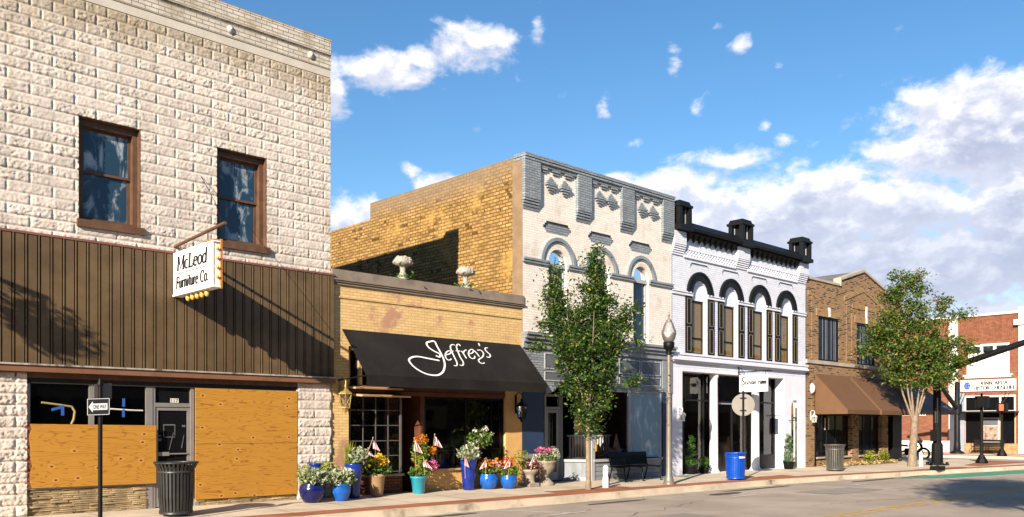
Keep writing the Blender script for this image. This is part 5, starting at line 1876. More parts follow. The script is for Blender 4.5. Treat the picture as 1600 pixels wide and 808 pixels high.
t.location = (33.55, -.04, 3.18)
t.scale = (1, 1.3, 1)

# ============================================================ museum across the side street
MX = 62.0
bM = thing('museum_building', 'red brick history museum building across the side street with white trim', 'building', (0, 0, 0))
ly = lambda y: 12 - y                                       # world y -> local x
mbx0, mbx1 = ly(4.43), ly(.62)                               # main bay
mb = MB()
W1 = (ly(3.80), ly(1.40), 5.12, 7.0)
TR = (ly(4.05), ly(.95), 2.75, 3.62)
SH = (ly(4.05), ly(.95), .62, 2.6)
wall(mb, ly(16), ly(4.98), 0, 8.9, 0, [], 0)
wall(mb, mbx0, ly(.40), 0, 7.25, 0, [(*W1, False, .2), (*TR, False, .15), (*SH, False, .2)], 0)
mb.build('front_wall', 'museum_brick', bM)
MB().poly([(mbx0, 0, 7.25), (ly(.40), 0, 7.25), (ly(.40), 0, 8.95), (mbx0, 0, 8.95)]).build('upper_wall', 'museum_brick_upright', bM)
MB().box(ly(4.98), mbx0, -.14, .2, 0, 8.9).build('pilaster', 'white_trim', bM)
MB().box(ly(.76), ly(-1.2), -.16, .2, 0, 9.3).box(ly(1.0), ly(-1.3), -.30, .2, 8.15, 8.5).build('pilaster', 'white_trim', bM)
MB().box(ly(16), ly(.76), -.10, .2, 8.92, 9.06).build('coping', 'white_trim', bM)
MB().box(ly(16), ly(4.98), -.05, .2, 0, .75).build('plinth', 'white_trim', bM)
MB().box(ly(16), ly(6.5), -.06, 0, 2.45, 2.62).build('lintel', 'white_trim', bM)
MB().box(mbx0 + .002, mbx0 + .42, -.10, .1, 0, 3.9).build('rain_panel', 'blue_grey', bM)
mb = MB()
mb.box(ly(16), ly(-1.2), .2, 30, 0, 8.7)
mb.build('hall', 'museum_brick', bM)
mb = MB()
a, b, c, d = W1
mb.box(a - .08, a + .10, -.03, .12, c, d).box(b - .10, b + .08, -.03, .12, c, d).box(a - .08, b + .08, -.035, .12, d - .06, d + .08)
for i in (1, 2):
    x = a + (b - a) * i / 3
    mb.box(x - .09, x + .09, .0, .12, c, d - .06)
mb.box(a + .1, b - .1, .02, .12, 6.42, 6.52)
mb.box(a - .28, b + .28, -.16, .1, c - .14, c - .02).box(a - .2, b + .2, -.10, .1, c - .24, c - .14)
w_ = mb.build('window', 'white_trim', bM)
MB().poly([(a, .10, 6.5), (b, .10, 6.5), (b, .10, d), (a, .10, d)]).build('pane', 'glass_dark', w_)
mb = MB()
for i in range(3):
    x0 = a + (b - a) * i / 3 + .08
    x1 = a + (b - a) * (i + 1) / 3 - .08
    mb.box(x0, x1, .06, .11, c, 5.70).box(x0, x1, .05, .11, 5.73, 6.44)
mb.build('blind', 'white_paint', w_)
mb = MB()
a, b, c, d = TR
for x in (a, a + (b - a) * .34, a + (b - a) * .69, b - .10):
    mb.box(x, x + .10, -.03, .1, c, d)
mb.box(a, b, -.032, .1, d, d + .12).box(a, b, -.034, .1, c - .10, c)
w_ = mb.build('transom_window', 'white_trim', bM)
MB().poly([(a, .06, c), (b, .06, c), (b, .06, d), (a, .06, d)]).build('pane', 'glass_dark', w_)
a, b, c, d = SH
mb = MB()
mb.box(a, a + .08, -.0, .1, c, d).box(b - .08, b, -.0, .1, c, d).box(a + 1.0, a + 1.06, .0, .1, c, d).box(a + 2.15, a + 2.2, .0, .1, c, d)
w_ = mb.build('shop_window', 'tan_board', bM)
MB().poly([(a, .06, c), (b, .06, c), (b, .06, d), (a, .06, d)]).build('pane', 'glass_dark', w_)
MB().box(a - .1, b + .2, -.06, .0, 0, .62).build('stone_base', 'tan_stone', bM)
MB().box(a - .25, b + .25, -1.1, .0, 2.60, 2.70).build('door_canopy', 'black_paint', bM)
for x in (a - .1, b - .55):
    mb = MB()
    mb.tube([(x, -.05, 3.95), (x, -.5, 3.5)], .02, 5).tube([(x + .2, -.02, 3.9), (x - .0, -1.0, 2.7)], .015, 5)
    mb.build('canopy_stay', 'black_metal', bM)
bM.rotation_euler = (0, 0, R(-90))
bM.location = (MX, 12, -.05)


def place_museum(o):
    o.rotation_euler = (0, 0, R(-90))
    o.location = (MX, 12, -.05)
    return o


t = place_museum(thing('wall_sign', 'white sign board reading Dunn Area History Museum with a round blue emblem', 'sign'))
t.location = (0, 0, 0)
t.rotation_euler = (0, 0, 0)
s0, s1, sz0, sz1 = ly(4.25), ly(.92), 4.02, 4.76
MB().box(s0, s1, -.09, -.0, sz0, sz1).build('board', 'sign_white', t)
mb = MB()
pl_ = lambda s, z, h: (s0 + s, -.09 - h, sz0 + z)
pen(mb, word_strokes('DUNN AREA', 1.10, .40, .22, 1.75), pl_, .062, .034)
pen(mb, word_strokes('HISTORY MUSEUM', .80, .09, .22, 2.42), pl_, .062, .034)
mb.build('lettering', 'ink', t)
mb = MB()
mb.poly([pl_(.42 + .21 * math.cos(q), .36 + .25 * math.sin(q), .004) for q in np.linspace(0, 6.283, 24, endpoint=False)])
for q in range(4):
    mb.poly([pl_(.42 + .03 + (.07 if q % 2 else -.09), .36 + (.08 if q > 1 else -.10), .008), pl_(.42 + .08 + (.07 if q % 2 else -.13), .36 + (.08 if q > 1 else -.10), .008), pl_(.42 + .05 + (.03 if q % 2 else -.09), .36 + (.14 if q > 1 else -.02), .008)], 1)
mb.build('emblem', ['emblem_blue', 'sign_white'], t)
place_museum(t)
t = thing('poster', 'sepia picture panel of an old building in the museum window', 'poster')
x0 = SH[0] + 1.02
MB().box(x0, x0 + 1.12, -.03, -.005, .66, 2.28).build('panel', 'paper', t)
m_ = MB()
m_.box(x0 + .08, x0 + 1.04, -.036, -.028, .80, 1.75)
m_.build('picture', 'sepia', t)
MB().box(x0 + .08, x0 + 1.04, -.036, -.028, 1.78, 2.24).build('shade', 'grey_dark', t)
place_museum(t)
# ============================================================ STREET FURNITURE
def trash_can(label, x, y, h, r, m, flare=1.18, n=30, plate=None, m_in='black_metal'):
    z = gz(y)
    t = thing('litter_bin', label, 'litter bin', (x, y, z), 'slatted litter bins on the pavement')
    MB().lathe([(r * .80, .04), (r * .80, h * .93)], x, y, z, 24).build('liner', m_in, t)
    mb = MB()
    for k in range(n):
        a = 2 * math.pi * k / n
        w_ = r * math.pi / n * .58
        ca, sa = math.cos(a), math.sin(a)
        rows = []
        for rr, zz in ((r * .86, .07), (r * .93, h * .35), (r * .96, h * .78), (r * .98, h * .86), (r * flare, h * .985)):
            rows.append([(x + ca * rr - sa * s_ * w_, y + sa * rr + ca * s_ * w_, z + zz) for s_ in (-1, 1)] + [(x + ca * (rr - .012) - sa * s_ * w_, y + sa * (rr - .012) + ca * s_ * w_, z + zz) for s_ in (1, -1)])
        vs = [p for r_ in rows for p in r_]
        fs = []
        for i in range(len(rows) - 1):
            for q in range(4):
                fs.append((i * 4 + q, i * 4 + (q + 1) % 4, i * 4 + 4 + (q + 1) % 4, i * 4 + 4 + q))
        mb.add(vs, fs)
    mb.build('slats', m, t)
    mb = MB()
    mb.lathe([(r * flare * .99, h * .965), (r * flare * 1.03, h * .98), (r * flare * 1.01, h), (r * flare * .95, h * .99), (r * flare * .99, h * .965)], x, y, z, 30)
    mb.lathe([(r * .995, h * .80), (r * 1.0, h * .84), (r * .95, h * .84), (r * .95, h * .80), (r * .995, h * .80)], x, y, z, 30)
    mb.build('rim', m, t)
    mb = MB()
    mb.lathe([(r * .90, .045), (r * .90, .10), (r * .80, .10), (r * .80, .045), (r * .9, .045)], x, y, z, 30)
    mb.lathe([(r * .6, 0), (r * .66, .045), (r * .3, .045)], x, y, z, 20)
    mb.build('base_ring', m, t)
    if plate:
        mb = MB()
        a0 = math.atan2(-17.5 - y, -x) + .35
        for i in range(6):
            a, b = a0 + i * .13, a0 + (i + 1) * .13
            rr = r * 1.01
            mb.poly([(x + rr * math.cos(q), y + rr * math.sin(q), z + zz) for q, zz in ((a, h * .80), (b, h * .80), (b, h * .86), (a, h * .86))])
        mb.build('label_plate', plate, t)
    return t


trash_can('black slatted litter bin with flared rim in front of the boarded shop door', 6.78, -1.45, 1.0, .33, 'bin_dark')
trash_can('bright blue slatted litter bin with a small white plate', 24.25, -2.3, .86, .315, 'bin_blue', 1.06, 26, 'sign_white', 'bin_blue')
trash_can('dark grey-green slatted litter bin in front of the brown awnings', 31.8, -1.85, 1.0, .34, 'bin_grey', 1.14)


def bench(label):
    """origin at the middle of the bench on the ground, sitter faces -y"""
    t = thing('park_bench', label, 'bench', (0, 0, 0), 'black metal benches')
    mb = MB()
    for k in range(11):
        y = -.30 + k * .05
        mb.box(-.90, .90, y, y + .034, .43 - .010 * (k == 0), .446)
    mb.build('seat', 'black_metal', t)
    mb = MB()
    mb.prism([(.22, .47), (.30, .84), (.325, .84), (.245, .47)], 'x', -.90, -.84)
    mb.prism([(.22, .47), (.30, .84), (.325, .84), (.245, .47)], 'x', .84, .90)
    mb.prism([(.285, .76), (.305, .86), (.335, .86), (.31, .76)], 'x', -.92, .92)
    mb.prism([(.22, .47), (.23, .52), (.255, .52), (.245, .47)], 'x', -.84, .84)
    for k in range(34):
        x = -.82 + k * .0485
        mb.prism([(.232, .52), (.284, .76), (.298, .76), (.246, .52)], 'x', x, x + .031)
    mb.build('backrest', 'black_metal', t)
    for x in (-.86, -.02, .86):
        mb = MB()
        mb.tube([(x, -.33, 0), (x, -.30, .10), (x, -.27, .40), (x, -.10, .42)], .022, 6).tube([(x, .34, 0), (x, .28, .12), (x, .20, .42), (x, .24, .56)], .022, 6).tube([(x, -.28, .41), (x, .24, .43)], .02, 6)
        mb.box(x - .03, x + .03, -.38, -.30, 0, .02).box(x - .03, x + .03, .30, .38, 0, .02)
        mb.build('leg_frame', 'black_metal', t)
    for x in (-.90, .90):
        MB().tube([(x, -.28, .43), (x, -.33, .60), (x, -.28, .665), (x, -.1, .67), (x, .27, .66)], .02, 6).build('armrest', 'black_metal', t)
    return t


b1 = bench('black metal bench under the pale grey shop window, next to the lamp post')
b1.location = (21.35, -.62, gz(-.62))
b2 = copy_tree(b1)
b2['label'] = 'black metal bench against the museum front below the sepia picture'
b2.rotation_euler = (0, 0, R(-90))
b2.location = (61.2, 2.35, -.05)

# lamp post with acorn globe
lx, lyy = 20.9, -2.2
t = thing('street_lamp', 'tapered grey-tan lamp post with clear acorn globe in front of the grey shopfront', 'street lamp', (lx, lyy, gz(lyy)))
z0 = gz(lyy)
mb = MB()
mb.lathe([(.17, 0), (.17, .05), (.145, .07), (.135, .16), (.105, .24), (.088, .30), (.082, 1.2), (.060, 3.70), (.060, 3.76)], lx, lyy, z0, 16)
mb.build('pole', 'galv', t)
mb = MB()
for z in (2.50, 2.62, 2.35):
    mb.lathe([(.09, 0), (.10, .02), (.09, .04)], lx, lyy, z0 + z, 12)
mb.tube([(lx - .11, lyy - .02, z0 + 2.4), (lx - .13, lyy - .04, z0 + 2.5), (lx - .10, lyy - .02, z0 + 2.64)], .02, 6)
mb.build('banner_collar', 'galv', t)
mb = MB()
mb.lathe([(.075, 3.74), (.085, 3.78), (.07, 3.82), (.11, 3.90), (.155, 3.95), (.165, 4.10), (.13, 4.12)], lx, lyy, z0, 18)
mb.build('capital', 'black_metal', t)
mb = MB()
mb.lathe([(.13, 4.12), (.175, 4.20), (.21, 4.34), (.21, 4.42), (.155, 4.56), (.12, 4.66), (.06, 4.72)], lx, lyy, z0, 22)
mat('globe_glass', (.62, .61, .58), .18, .04, 3, spec=.8)
glass('globe_clear', (.40, .39, .37), .78, .06)
gl = mb.build('globe', 'globe_clear', t)
MB().lathe([(.10, 4.13), (.15, 4.22), (.18, 4.33), (.17, 4.38), (.06, 4.38), (.05, 4.5), (0, 4.52)], lx, lyy, z0, 14).build('lamp', 'globe', gl)
MB().lathe([(.075, 4.71), (.08, 4.74), (.03, 4.78), (.02, 4.84), (.035, 4.87), (.02, 4.92), (.0, 5.02)], lx, lyy, z0, 12).build('finial', 'galv', t)

# ONE WAY sign post, nearest the camera
px, py = 5.0, -2.75
t = thing('sign_post', 'black sign post with a ONE WAY arrow plate in front of the plywood', 'sign post', (px, py, gz(py)))
MB().tube([(px, py, gz(py)), (px, py, 2.32)], .033, 12).lathe([(.045, 2.26), (.05, 2.30), (.03, 2.34), (.03, 2.37), (.0, 2.40)], px, py, 0, 12).build('post', 'black_metal', t)


def plate(t, name, cx, cy, cz, w_, h_, ang, tilt, m, thick=.004):
    """plate turned by ang about z (0 = along +x); returns the placing function of its front (towards the camera)"""
    ca, sa = math.cos(ang), math.sin(ang)
    nx, ny = sa, -ca

    def place(s, q, h):
        return (cx + s * ca + nx * h, cy + s * sa + ny * h, cz + q + s * tilt)
    c = .02
    out = [(-w_ / 2 + c, -h_ / 2), (w_ / 2 - c, -h_ / 2), (w_ / 2, -h_ / 2 + c), (w_ / 2, h_ / 2 - c), (w_ / 2 - c, h_ / 2), (-w_ / 2 + c, h_ / 2), (-w_ / 2, h_ / 2 - c), (-w_ / 2, -h_ / 2 + c)]
    n = len(out)
    mb = MB().add([place(a, b, 0) for a, b in out] + [place(a, b, -thick) for a, b in out], [tuple(range(n)), tuple(range(2 * n - 1, n - 1, -1))] + [(i, (i + 1) % n, n + (i + 1) % n, n + i) for i in range(n)])
    return mb.build(name, m, t), place


# arrow plate: its left edge is the farther one, a little twisted on the post
pl_o, P1 = plate(t, 'plate', px - .045, py - .05, 1.93, .34, .275, R(-4), .05, 'ink')
mb = MB()
for a, b, c, d in ((-.16, .16, .122, .130), (-.16, .16, -.130, -.122), (-.165, -.157, -.13, .13), (.157, .165, -.13, .13)):
    mb.poly([P1(a, c, .003), (P1(b, c, .003)), P1(b, d, .003), P1(a, d, .003)])
mb.poly([P1(a, b, .003) for a, b in ((-.148, 0), (-.085, .088), (-.085, .052), (.135, .052), (.135, -.052), (-.085, -.052), (-.085, -.088))])
mb.build('arrow', 'sign_white', t)
mb = MB()
font_mesh(mb, 'ONE WAY', lambda s, q, h: P1(.018 + s, q, .006), .066, .195)
mb.build('lettering', 'ink', t)
plate(t, 'plate', px + .06, py + .05, 2.17, .30, .27, R(12), .10, 'sign_back')
plate(t, 'plate', px - .10, py + .06, 2.16, .09, .25, R(70), .0, 'sign_back')

# round sign seen from behind
px, py = 25.02, -2.1
t = thing('sign_post', 'black post carrying a round sign seen from its plain back, behind the blue bin', 'sign post', (px, py, gz(py)))
MB().tube([(px, py, gz(py)), (px, py, 2.74)], .032, 10).lathe([(.045, 2.70), (.05, 2.74), (.0, 2.80)], px, py, 0, 10).build('post', 'black_metal', t)
nv = Vector((.86, .51, 0))
sv = Vector((-.51, .86, 0))
mb = MB()
k = 32
rim = [Vector((px, py, 2.33)) + nv * .045 + sv * .36 * math.cos(q) + Vector((0, 0, .36 * math.sin(q))) for q in np.linspace(0, 2 * math.pi, k, endpoint=False)]
mb.add([tuple(v) for v in rim] + [tuple(v + nv * .004) for v in rim], [tuple(range(k)), tuple(range(2 * k - 1, k - 1, -1))] + [(i, (i + 1) % k, k + (i + 1) % k, k + i) for i in range(k)])
mb.build('plate', 'sign_back', t)
mb = MB()
for z in (2.15, 2.55):
    mb.tube([tuple(Vector((px, py, z)) + sv * -.10), tuple(Vector((px, py, z)) + sv * .10)], .014, 6)
mb.build('clamp', 'black_metal', t)

# sign post on the swelling of the kerb, with a heavy foot
px, py = 35.6, -4.15
t = thing('sign_post', 'thin black sign post with a heavy dark foot on the kerb before the green paint', 'sign post', (px, py, -.06))
MB().tube([(px, py, -.06), (px, py, 2.75)], .04, 8).build('post', 'black_metal', t)
MB().box(px - .32, px + .32, py - .17, py + .17, -.06, .10).build('foot', 'black_metal', t)
plate(t, 'plate', px + .04, py + .06, 2.0, .30, .46, R(40), 0, 'sign_back')

# signal mast with its long arm over the main street
px, py = 40.1, -2.45
t = thing('signal_mast', 'thick black signal mast with a long rising arm over the main street', 'signal mast', (px, py, -.05))
MB().lathe([(.33, 0), (.33, .05), (.24, .10), (.23, .9), (.17, 1.0), (.155, 5.6), (.175, 5.62), (.09, 5.9), (0, 5.95)], px, py, -.05, 16).build('mast', 'black_paint', t)
mb = MB()
for q in range(8):
    a = q * math.pi / 4
    mb.lathe([(.06, 0), (.06, .12), (.03, .14)], px + .42 * math.cos(a), py + .42 * math.sin(a), -.05, 6)
mb.lathe([(.5, 0), (.5, .03)], px, py, -.05, 12)
mb.build('anchor_bolts', 'black_metal', t)
MB().tube([(px, py, 3.95), (px - .02, py - 1.2, 4.38), (px - .06, py - 3.6, 5.12), (px - .1, py - 6.0, 5.62), (px - .15, py - 9.5, 6.05)], [.14, .135, .125, .11, .09], 12).build('arm', 'black_paint', t)
mb = MB()
mb.box(px - .30, px - .05, py - 9.2, py - 8.9, 5.1, 6.1)
mb.build('signal_head', 'black_paint', t)
mb = MB().box(px - .35, px - .16, py - .1, py + .16, 1.0, 1.5)
mb.build('control_box', 'black_metal', t)
px, py = 58.5, 3.25
t = thing('signal_mast', 'distant black signal mast with a slanting arm beside the white museum pilaster', 'signal mast', (px, py, -.05))
MB().lathe([(.42, 0), (.42, .1), (.22, .2), (.18, .8), (.15, 4.45), (.0, 4.55)], px, py, -.05, 12).build('mast', 'black_paint', t)
MB().tube([(px, py, 2.75), (px - 3.1, py, 4.34), (px - 6.5, py, 5.7)], [.15, .13, .10], 10).lathe([(.28, 2.45), (.28, 3.05)], px, py, 0, 10).build('arm', 'black_paint', t)


def ped_signal(label, x, y, z, top, lit=None):
    t = thing('pedestrian_signal', label, 'pedestrian signal', (x, y, z))
    MB().lathe([(.27, 0), (.28, .08), (.22, .2), (.14, .34), (.11, .40)], x, y, z, 8, sm=False).build('base', 'black_metal', t)
    MB().lathe([(.075, .4), (.06, top - .5)], x, y, z, 10).build('post', 'black_metal', t)
    mb = MB()
    mb.box(x - .22, x + .18, y - .28, y + .22, z + top - .52, z + top)
    mb.box(x - .40, x - .22, y - .26, y + .06, z + top - .5, z + top - .02)
    mb.lathe([(.05, 0), (.05, .12), (0, .14)], x, y, z + top, 8)
    hd = mb.build('signal_head', 'black_metal', t)
    if lit:
        MB().box(x - .41, x - .401, y - .22, y + .02, z + top - .44, z + top - .08).build('lens', lit, hd)
    return t


ped_signal('black pedestrian signal on a bell-shaped base, in front of the museum windows', 43.6, -3.1, -.06, 3.1)
ped_signal('pedestrian signal with orange lens at the far kerb, right of the museum bench', 55.5, -.25, -.05, 3.05, 'signal_orange')


def short_post(label, x, y):
    z = gz(y)
    t = thing('utility_post', label, 'post', (x, y, z))
    MB().lathe([(.085, 0), (.085, .25), (.075, .30), (.07, .34)], x, y, z, 12).lathe([(.065, .34), (.08, .40), (.075, .56), (.03, .62), (0, .62)], x, y, z, 12).build('housing', 'white_paint', t)
    MB().box(x + .065, x + .10, y - .05, y + .05, .05 + z, .42 + z).build('cover', 'black_metal', t)


short_post('short white utility post beside the dense street tree trunk', 18.42, -1.92)
short_post('short white utility post at the foot of the multi-stemmed street tree', 38.2, -2.5)

# parked black motorcycle on the side street
t = thing('motorcycle', 'black motorcycle parked on the side street behind the tree trunk', 'motorcycle', (0, 0, 0))
for y in (-.72, .72):
    ring = [(0, y + .30 * math.cos(a), .33 + .30 * math.sin(a)) for a in np.linspace(0, 2 * math.pi, 25)]
    MB().tube(ring, .065, 8, caps=False).build('wheel', 'black_metal', t)
mb = MB()
mb.tube([(0, -.72, .33), (0, -.50, .95)], .03, 6).tube([(0, .72, .33), (0, .2, .5), (0, -.45, .75)], .05, 6)
mb.box(-.14, .14, -.25, .25, .25, .62)
mb.build('frame', 'black_paint', t)
MB().lathe([(.0, -.3), (.13, -.22), (.17, 0), (.12, .25), (0, .3)], 0, 0, 0, 12).build('fuel_tank', 'black_paint', t).location = (0, -.15, .80)
t.children[-1].rotation_euler = (R(90), 0, 0)
MB().prism([(.05, .72), (.75, .80), (.85, .92), (.5, .84), (.1, .82)], 'x', -.14, .14).build('saddle', 'black_paint', t)
MB().tube([(-.36, -.35, 1.08), (-.12, -.48, 1.02), (.12, -.48, 1.02), (.36, -.35, 1.08)], .018, 6).build('handlebar', 'black_metal', t)
MB().prism([(-.55, .85), (-.70, 1.0), (-.5, 1.3), (-.47, 1.3), (-.5, 1.0)], 'x', -.18, .18).build('fairing', 'black_paint', t)
t.location = (50.6, 3.0, ZR)
t.rotation_euler = (0, R(7), R(25))

# ============================================================ PLANTS
def blob(cx, cy, cz, rx, ry, rz, n, rs, shell=.5):
    out = []
    for _ in range(n):
        v = rs.normal(0, 1, 3)
        v /= np.linalg.norm(v)
        r = shell + (1 - shell) * rs.rand() ** .5
        out.append((cx + v[0] * rx * r, cy + v[1] * ry * r, cz + v[2] * rz * r))
    return out


POTS = {
    'round': [(.55, 0), (.62, .02), (.92, .35), (1.0, .62), (.95, .84), (.84, .93), (.90, 1.0), (.80, 1.0), (.74, .9)],
    'egg': [(.58, 0), (.66, .03), (.95, .5), (1.0, .78), (.93, .92), (.97, 1.0), (.85, 1.0), (.8, .9)],
    'tall': [(.62, 0), (.66, .02), (.82, .45), (1.0, .97), (1.0, 1.0), (.88, 1.0), (.85, .92)],
    'taper': [(.66, 0), (.70, .02), (.95, .88), (1.03, .90), (1.03, 1.0), (.9, 1.0), (.85, .9)],
}


def planter(label, x, y, r, h, kind, m, ribs=0, group='flower pots outside the flower shop'):
    z = gz(y)
    t = thing('flower_pot', label, 'flower pot', (x, y, z), group)
    prof = POTS[kind]
    if ribs:
        pts = []
        zs = [p[1] for p in prof[:5]]
        rsx = [p[0] for p in prof[:5]]
        for i in range(ribs * 2 + 1):
            q = i / (ribs * 2)
            pts.append((float(np.interp(q, zs, rsx)) * r * (1.0 if i % 2 else .95), q * h))
        pts += [(.88 * r, h), (.85 * r, .92 * h)]
    else:
        pts = [(a * r, b * h) for a, b in prof]
    MB().lathe(pts, x, y, z, 28).build('pot', m, t)
    MB().lathe([(0, h * .90), (r * .84, h * .91)], x, y, z, 16).build('soil', 'soil', t)
    return t, z + h


def greens(t, kind, pts, size, seed, name='foliage', droop=.1, ratio=.5, up=.4, spread=.02, outward=None):
    return leaves(pts, size, spread, kind, name, t, droop=droop, ratio=ratio, up=up, seed=seed, outward=outward)


rs = np.random.RandomState(11)
# cobalt pot with dusty miller, far left
t, z = planter('dark cobalt round pot with silvery leaves at the foot of the white block pier', 10.03, -.78, .275, .42, 'round', 'cobalt_dark')
greens(t, 'leaf_silver', blob(10.08, -.78, z + .10, .32, .30, .20, 300, rs), .13, 1, outward=(10.05, -.78, z - .1))
greens(t, 'leaf_lime', blob(9.90, -.72, z + .20, .20, .2, .17, 160, rs), .08, 2, 'flowers')
greens(t, 'leaf_green', blob(10.03, -.78, z + .03, .26, .26, .12, 120, rs), .10, 3)
# blue lidded jar behind
zz = gz(-.22)
t = tag(MB().lathe([(.13, 0), (.17, .06), (.24, .35), (.22, .58), (.13, .70), (.13, .74), (.19, .78), (.19, .81), (.0, .81)], 10.45, -.24, zz, 24).build('storage_jar', 'cobalt', origin=(10.45, -.24, zz)), 'tall cobalt jar with flat rim standing behind the two leftmost flower pots', 'jar')
# azure pot
t, z = planter('bright blue egg-shaped pot with variegated leaves, second pot from the white pier', 10.72, -.84, .22, .38, 'egg', 'azure')
greens(t, 'leaf_silver', blob(10.72, -.86, z + .14, .36, .30, .20, 380, rs), .11, 4, outward=(10.72, -.84, z - .1))
greens(t, 'leaf_green', blob(10.74, -.84, z + .06, .32, .28, .14, 160, rs), .10, 5)
greens(t, 'leaf_lime', blob(10.55, -.62, z + .38, .22, .16, .14, 130, rs, .1), .07, 6, 'flowers')
# tall ribbed planter
t, z = planter('tall ribbed cobalt planter with spiky grass beside the left pilaster', 11.30, -.46, .215, .80, 'tall', 'cobalt', 11)
g = []
mb = MB()
for i in range(60):
    a = rs.rand() * 6.28
    l = .3 + .25 * rs.rand()
    bx, by = 11.20 + .06 * rs.normal(), -.42 + .06 * rs.normal()
    dx, dy = .10 * math.cos(a), .10 * math.sin(a)
    mb.add([(bx - .006, by, z), (bx + .006, by, z), (bx + dx * .6 + .005, by + dy * .6, z + l * .7), (bx + dx, by + dy, z + l), (bx + dx * .6 - .005, by + dy * .6, z + l * .7)], [(0, 1, 2, 3, 4)])
mb.build('grass', 'leaf_lime', t)
greens(t, 'leaf_silver', blob(11.38, -.55, z + .16, .27, .24, .18, 260, rs), .12, 7, outward=(11.3, -.46, z - .1))
greens(t, 'leaf_lime', blob(11.55, -.60, z + .02, .15, .14, .15, 130, rs, .1), .08, 8, 'flowers')
# beige tall pot, yellow mums
t, z = planter('beige tapered pot with a ball of yellow mums and dark leaves', 11.98, -.40, .20, .52, 'taper', 'clay_beige')
greens(t, 'leaf_dense', blob(11.9, -.40, z + .12, .28, .24, .18, 260, rs), .10, 9)
greens(t, 'leaf_green', blob(12.08, -.50, z + .08, .22, .2, .12, 120, rs), .09, 10)
greens(t, 'petal_yellow', blob(12.02, -.46, z + .30, .17, .16, .17, 260, rs, .7), .07, 11, 'flowers')
# turquoise pot with flowers
t, z = planter('turquoise pot crowded with orange, yellow and magenta flowers and small flags', 13.22, -.38, .20, .42, 'taper', 'turquoise')
greens(t, 'leaf_green', blob(13.25, -.38, z + .12, .28, .25, .14, 260, rs), .09, 12)
greens(t, 'leaf_green', blob(13.30, -.36, z + .55, .26, .22, .34, 330, rs, .2), .08, 13)
greens(t, 'leaf_lime', blob(13.22, -.46, z + .45, .22, .18, .28, 170, rs, .2), .08, 14)
greens(t, 'petal_orange', blob(13.28, -.42, z + .90, .20, .18, .14, 150, rs, .2), .06, 15, 'flowers')
greens(t, 'petal_orange', blob(13.62, -.42, z + .62, .12, .12, .12, 110, rs, .2), .06, 16, 'flowers')
greens(t, 'petal_pink', blob(13.55, -.48, z + .26, .16, .14, .14, 170, rs, .3), .065, 17, 'flowers')
# tall ribbed planter with roses
t, z = planter('tall ribbed cobalt planter with silver leaves and a white-flowering rose', 14.90, -.30, .225, .80, 'tall', 'cobalt', 12)
greens(t, 'leaf_silver', blob(14.88, -.36, z + .13, .33, .26, .20, 380, rs), .11, 18, outward=(14.9, -.3, z - .1))
greens(t, 'leaf_green', blob(15.35, -.22, z + .50, .42, .26, .26, 330, rs, .15), .09, 19)
mb = MB()
for i in range(7):
    mb.tube([(14.95, -.28, z), (15.1 + .05 * i, -.25, z + .3), (15.0 + .12 * i, -.22, z + .45 + .1 * rs.rand())], .008, 5)
mb.build('stem', 'bark_dark', t)
for q in range(8):
    c = (15.02 + .10 * q, -.32 + .1 * rs.rand(), z + .36 + .42 * rs.rand())
    greens(t, 'petal_white', blob(*c, .05, .05, .05, 26, rs, .4), .055, 20 + q, 'flower')
# row of blue pots and urns on the right
t, z = planter('azure pot of orange and pink flowers, just right of the rose planter', 15.50, -.40, .255, .40, 'round', 'azure')
greens(t, 'leaf_green', blob(15.5, -.42, z + .08, .28, .26, .14, 260, rs), .09, 30)
greens(t, 'petal_orange', blob(15.36, -.46, z + .26, .22, .18, .12, 150, rs, .3), .065, 31, 'flowers')
greens(t, 'petal_pale_pink', blob(15.66, -.48, z + .20, .18, .16, .13, 140, rs, .3), .065, 32, 'flowers')
greens(t, 'petal_orange', blob(15.80, -.36, z + .30, .10, .10, .10, 70, rs, .3), .065, 33, 'flowers')
t, z = planter('azure bowl-shaped pot with red-orange flowers and lime leaves, beside the stone urn', 16.02, -.62, .235, .37, 'round', 'azure')
greens(t, 'leaf_green', blob(16.02, -.64, z + .09, .28, .26, .15, 260, rs), .09, 34)
greens(t, 'leaf_lime', blob(16.14, -.72, z + .04, .2, .16, .1, 90, rs), .08, 35)
greens(t, 'petal_red', blob(16.02, -.60, z + .32, .22, .18, .18, 170, rs, .1), .075, 36, 'flowers')
t = thing('stone_urn', 'tan stone pedestal urn with pink and purple trailing flowers', 'urn', (16.98, -.45, gz(-.45)))
z = gz(-.45)
MB().box(16.80, 17.16, -.63, -.27, z, z + .10).lathe([(.16, .10), (.13, .16), (.13, .30), (.16, .34), (.22, .40), (.24, .46), (.21, .47)], 16.98, -.45, z, 20).build('pedestal', 'urn_stone', t)
greens(t, 'leaf_dry_red', blob(17.0, -.47, z + .60, .28, .24, .16, 170, rs), .09, 37)
greens(t, 'petal_pale_pink', blob(17.05, -.52, z + .60, .26, .2, .18, 150, rs, .3), .065, 38, 'flowers')
greens(t, 'leaf_lime', blob(16.74, -.36, z + .74, .24, .2, .3, 220, rs, .2), .07, 39)
greens(t, 'leaf_dry_red', blob(17.15, -.56, z + .36, .08, .08, .16, 60, rs, .2), .06, 40)
t = thing('stone_urn', 'large grey stone urn on a round foot overflowing with magenta petunias', 'urn', (17.72, -.32, gz(-.32)))
z = gz(-.32)
MB().lathe([(.24, 0), (.24, .06), (.17, .12), (.09, .22), (.10, .30), (.20, .38), (.27, .50), (.28, .62), (.33, .66), (.30, .68)], 17.72, -.32, z, 24).build('bowl', 'urn_stone', t)
greens(t, 'leaf_silver', blob(17.80, -.34, z + .80, .42, .30, .17, 260, rs), .10, 41)
